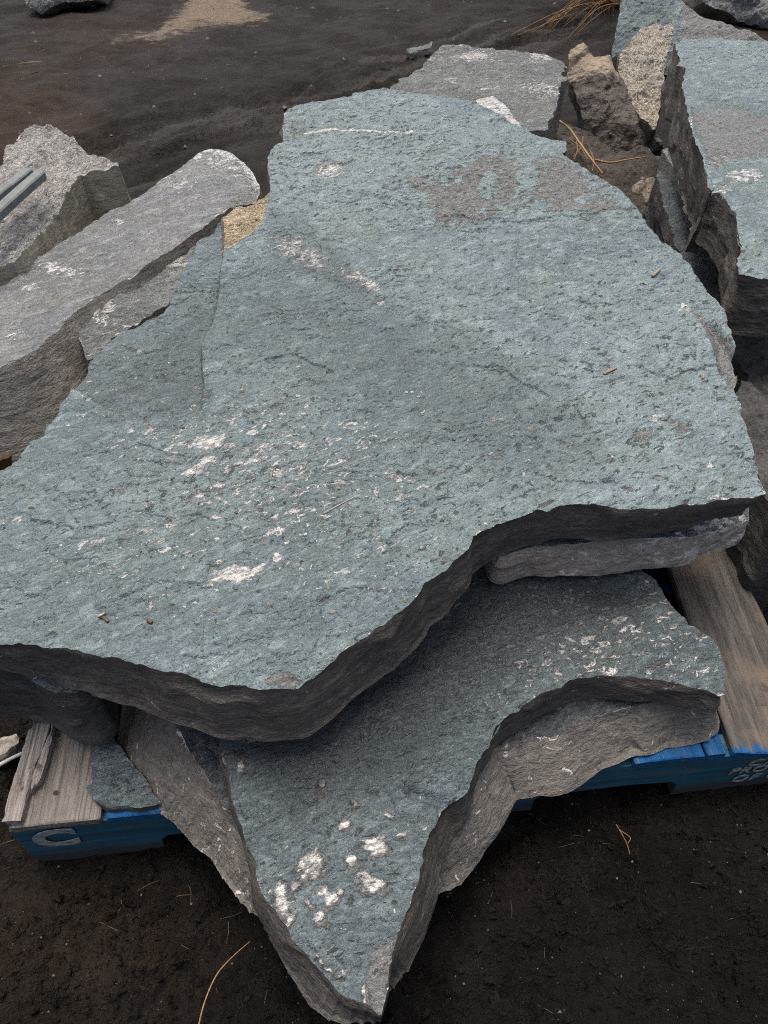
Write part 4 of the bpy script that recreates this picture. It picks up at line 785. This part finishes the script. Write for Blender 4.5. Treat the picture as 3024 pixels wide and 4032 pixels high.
V, F = merge(parts); tag(mesh_obj('dry_grass_tuft', V, F, M['straw_dark'], None, root, None, True), 'orange-brown tuft of dry grass beside the tall blue-grey block', 'grass tuft')
stone('stone_flake', R2([(95, 222), (130, 200), (170, 190), (208, 180), (200, 205), (165, 220), (120, 232)]), *flat(.05), .03, [M['greygreen'], M['grey_side']], 'small pale flake of stone on the dark ground behind the big slab', 'stone', h=.012, lev=1)
# twigs and crumbs on the big slab
def on_top(x, y, up=.004):
    p = hit(x, y, *[np.array(q, float) for q in TOP_PL]); return p
def twig(a, b, r, mat, label, cat='twig'):
    dg = bpy.context.evaluated_depsgraph_get(); P = []
    for q in np.linspace(0, 1, 4):
        x, y = a[0] + (b[0] - a[0]) * q, a[1] + (b[1] - a[1]) * q; d = Vector(ray(x, y)).normalized()
        ok, lc, nm, *_ = SC.ray_cast(dg, Vector(CPOS), d); P.append(np.array(lc) + np.array([0, 0, r * .9]) if ok else on_top(x, y))
    V, F = tube(P, r, r * .8, 6, 3); tag(mesh_obj('twig', V, F, mat, None, np.mean(V, 0), None, True), label, cat, 'crumbs and twigs on the big slab')
bpy.context.view_layer.update()
twig(*R4([(948, 632), (1004, 606)]), .0024, M['twig'], 'small tan twig lying on the right half of the big slab')
twig(*R4([(1158, 212), (1190, 182)]), .0034, M['twig'], 'orange-brown bark chip near the right edge of the big slab', 'bark chip')
twig(*R4([(1376, 652), (1381, 636)]), .0024, M['twig'], 'tiny pinkish crumb near the right edge of the big slab', 'crumb')
twig(*R5([(440, 580), (470, 605)]), .0024, M['nut'], 'brown bud with a pale tip at the lower left of the big slab', 'bud')
twig(*R5([(428, 580), (452, 568)]), .0017, M['plastic'], 'pale tip beside the brown bud at the lower left of the big slab', 'bud')
twig(*R5([(640, 598), (658, 610)]), .003, M['nut'], 'reddish brown seed near the front of the big slab', 'seed')
twig(*R5([(1395, 135), (1535, 62)]), .0008, M['plastic'], 'thin white straw lying across the middle of the big slab', 'straw')
# beside the pallet corner
stalk('pale_strap', [[p + (.06,) for p in Z2([(-60, 565), (0, 540), (90, 492), (180, 448)])]], .0035, .003, M['strap'], 'pale strap lying on the dirt at the left edge', 'strap')
stone('plastic_scrap', Z2([(-80, 400), (0, 355), (60, 310), (130, 292), (165, 320), (160, 370), (100, 430), (60, 470), (0, 510), (-80, 520)]), *flat(.05), .025, [M['plastic'], M['plastic']], 'crumpled scrap of pale plastic beside the split board at the left edge', 'plastic scrap', h=.008, lev=1, rough=3., topfn=lambda px, py, V, dE, uv: dict(z=np.abs(fbm(uv * 30, 3, 4)) * .012))
V, F = merge([tube([ground_pt(*Z2([(462, 200)])[0], ZD + .006), ground_pt(*Z2([(530, 140)])[0], ZD + .008), ground_pt(*Z2([(600, 78)])[0], ZD + .01)], .006, .006, 4, 4)])
tag(mesh_obj('wood_stick', V, F, M['twig'], None, np.mean(V, 0)), 'short pale wood stick on the grey pallet board behind the split board', 'stick')

# grit on the dirt
def grit():
    rng = np.random.RandomState(4); V = []; F = []
    base = np.array([(1, 0, 0), (-1, 0, 0), (0, 1, 0), (0, -1, 0), (0, 0, .8), (0, 0, -.8)]); bf = [(0, 2, 4), (2, 1, 4), (1, 3, 4), (3, 0, 4), (2, 0, 5), (1, 2, 5), (3, 1, 5), (0, 3, 5)]
    dg = bpy.context.evaluated_depsgraph_get(); g = bpy.data.objects['ground']
    for k in range(2600):
        if k < 1900: x, y, r = rng.uniform(-1.1, 1.2), rng.uniform(.0, 1.0), .0010 + .0022 * rng.rand() ** 4
        else: x, y, r = rng.uniform(-3.5, 1.5), rng.uniform(2.0, 6.5), .003 + .013 * rng.rand() ** 6
        ok, lc, nm, ix = g.ray_cast(Vector((x, y, 1)), Vector((0, 0, -1)))
        if not ok: continue
        a = rng.uniform(0, 6.28); R = np.array([[math.cos(a), -math.sin(a), 0], [math.sin(a), math.cos(a), 0], [0, 0, 1]])
        v = (base * rng.uniform(.6, 1.3, (6, 3)) * r) @ R.T + np.array(lc); q = len(V); V += list(v); F += [tuple(i + q for i in f) for f in bf]
    tag(mesh_obj('gravel', V, F, M['pebble'], None, (0, 0, 0)), 'pale grit and small stone chips scattered over the dirt', None, None, 'stuff')
grit()
def crumbs():
    rng = np.random.RandomState(9); base = np.array([(1, 0, 0), (-1, 0, 0), (0, 1, 0), (0, -1, 0), (0, 0, .7), (0, 0, -.7)]); bf = np.array([(0, 2, 4), (2, 1, 4), (1, 3, 4), (3, 0, 4), (2, 0, 5), (1, 2, 5), (3, 1, 5), (0, 3, 5)])
    g = bpy.data.objects['ground']; V = []; F = []; N = 0
    XY = np.stack([rng.uniform(-1.0, 1.15, 34000), rng.uniform(0, .85, 34000), np.full(34000, .4)], 1); XY = XY[vnoise(XY * 7, 5) > rng.uniform(-.8, .5, 34000)]
    for x, y, _z in XY:
        r = .0018 + .009 * rng.rand() ** 5
        ok, lc, nm, ix = g.ray_cast(Vector((x, y, 1)), Vector((0, 0, -1)))
        if not ok: continue
        q, _ = np.linalg.qr(rng.normal(size=(3, 3))); V.append((base * rng.uniform(.55, 1.3, (6, 3)) * r) @ q.T + np.array(lc)); F.append(bf + N); N += 6
    tag(mesh_obj('dirt_crumbs', np.concatenate(V), np.concatenate(F), M['dirt'], None, (0, 0, 0)), 'loose crumbs of dark soil strewn over the dirt', None, None, 'stuff')
crumbs()

def slab_chips():
    """loose grit and thin flakes lying on the big slab"""
    rng = np.random.RandomState(21); base = np.array([(1, 0, 0), (.3, .8, 0), (-.7, .6, 0), (-.9, -.4, 0), (.2, -.8, 0), (.1, .1, .35), (0, 0, -.25)]); bf = np.array([(0, 1, 5), (1, 2, 5), (2, 3, 5), (3, 4, 5), (4, 0, 5), (1, 0, 6), (2, 1, 6), (3, 2, 6), (4, 3, 6), (0, 4, 6)])
    T = top_slab; inv = T.matrix_world.inverted(); V = []; F = []; mi = []; N = 0
    for k in range(1500):
        if k % 2: px, py = rng.normal(1050, 420), rng.normal(2050, 330)
        else: px, py = rng.uniform(0, 2950), rng.uniform(400, 2700)
        p = on_top(px, py); ok, lc, nm, ix = T.ray_cast(inv @ Vector((p[0], p[1], 1.2)), Vector((0, 0, -1)))
        if not ok or nm.z < .6: continue
        r = .0010 + .0032 * rng.rand() ** 4; a = rng.uniform(0, 6.28); R = np.array([[math.cos(a), -math.sin(a), 0], [math.sin(a), math.cos(a), 0], [0, 0, 1]])
        V.append((base * rng.uniform(.6, 1.4, (7, 3)) * r) @ R.T + np.array(T.matrix_world @ lc) + np.array([0, 0, r * .12])); F.append(bf + N); N += 7; mi += [rng.choice([0, 0, 0, 0, 1, 1, 2])] * len(bf)
    tag(mesh_obj('grit', np.concatenate(V), np.concatenate(F), [M['slate_dark'], M['clod'], M['white']], None, (0, 0, 0), mi), 'loose grit and tiny stone flakes lying on the big slab', None, None, 'stuff')
bpy.context.view_layer.update()
slab_chips()

def litter():
    rng = np.random.RandomState(33); g = bpy.data.objects['ground']; parts = []
    for k in range(230):
        if k < 150: x, y, L = rng.uniform(-.9, 1.1), rng.uniform(.05, .8), rng.uniform(.006, .035)
        else: x, y, L = rng.uniform(-2.5, 1.6), rng.uniform(2.2, 5.5), rng.uniform(.02, .09)
        a = rng.uniform(0, 6.28); P = []
        for q in (-.5, 0, .5):
            ok, lc, nm, ix = g.ray_cast(Vector((x + math.cos(a) * q * L + rng.normal() * L * .05, y + math.sin(a) * q * L, 1)), Vector((0, 0, -1)))
            if ok: P.append(np.array(lc) + np.array([0, 0, .0015]))
        if len(P) == 3: r = .0006 if k < 150 else .0018; parts.append(tube(P, r, r * .6, 3, 3))
    V, F = merge(parts); tag(mesh_obj('litter', V, F, M['litter'], None, (0, 0, 0)), 'bits of dead straw and needles scattered on the dirt', None, None, 'stuff')
M['litter'] = plain('dead_litter', (.05, .036, .022), (.14, .10, .06), 40)
litter()
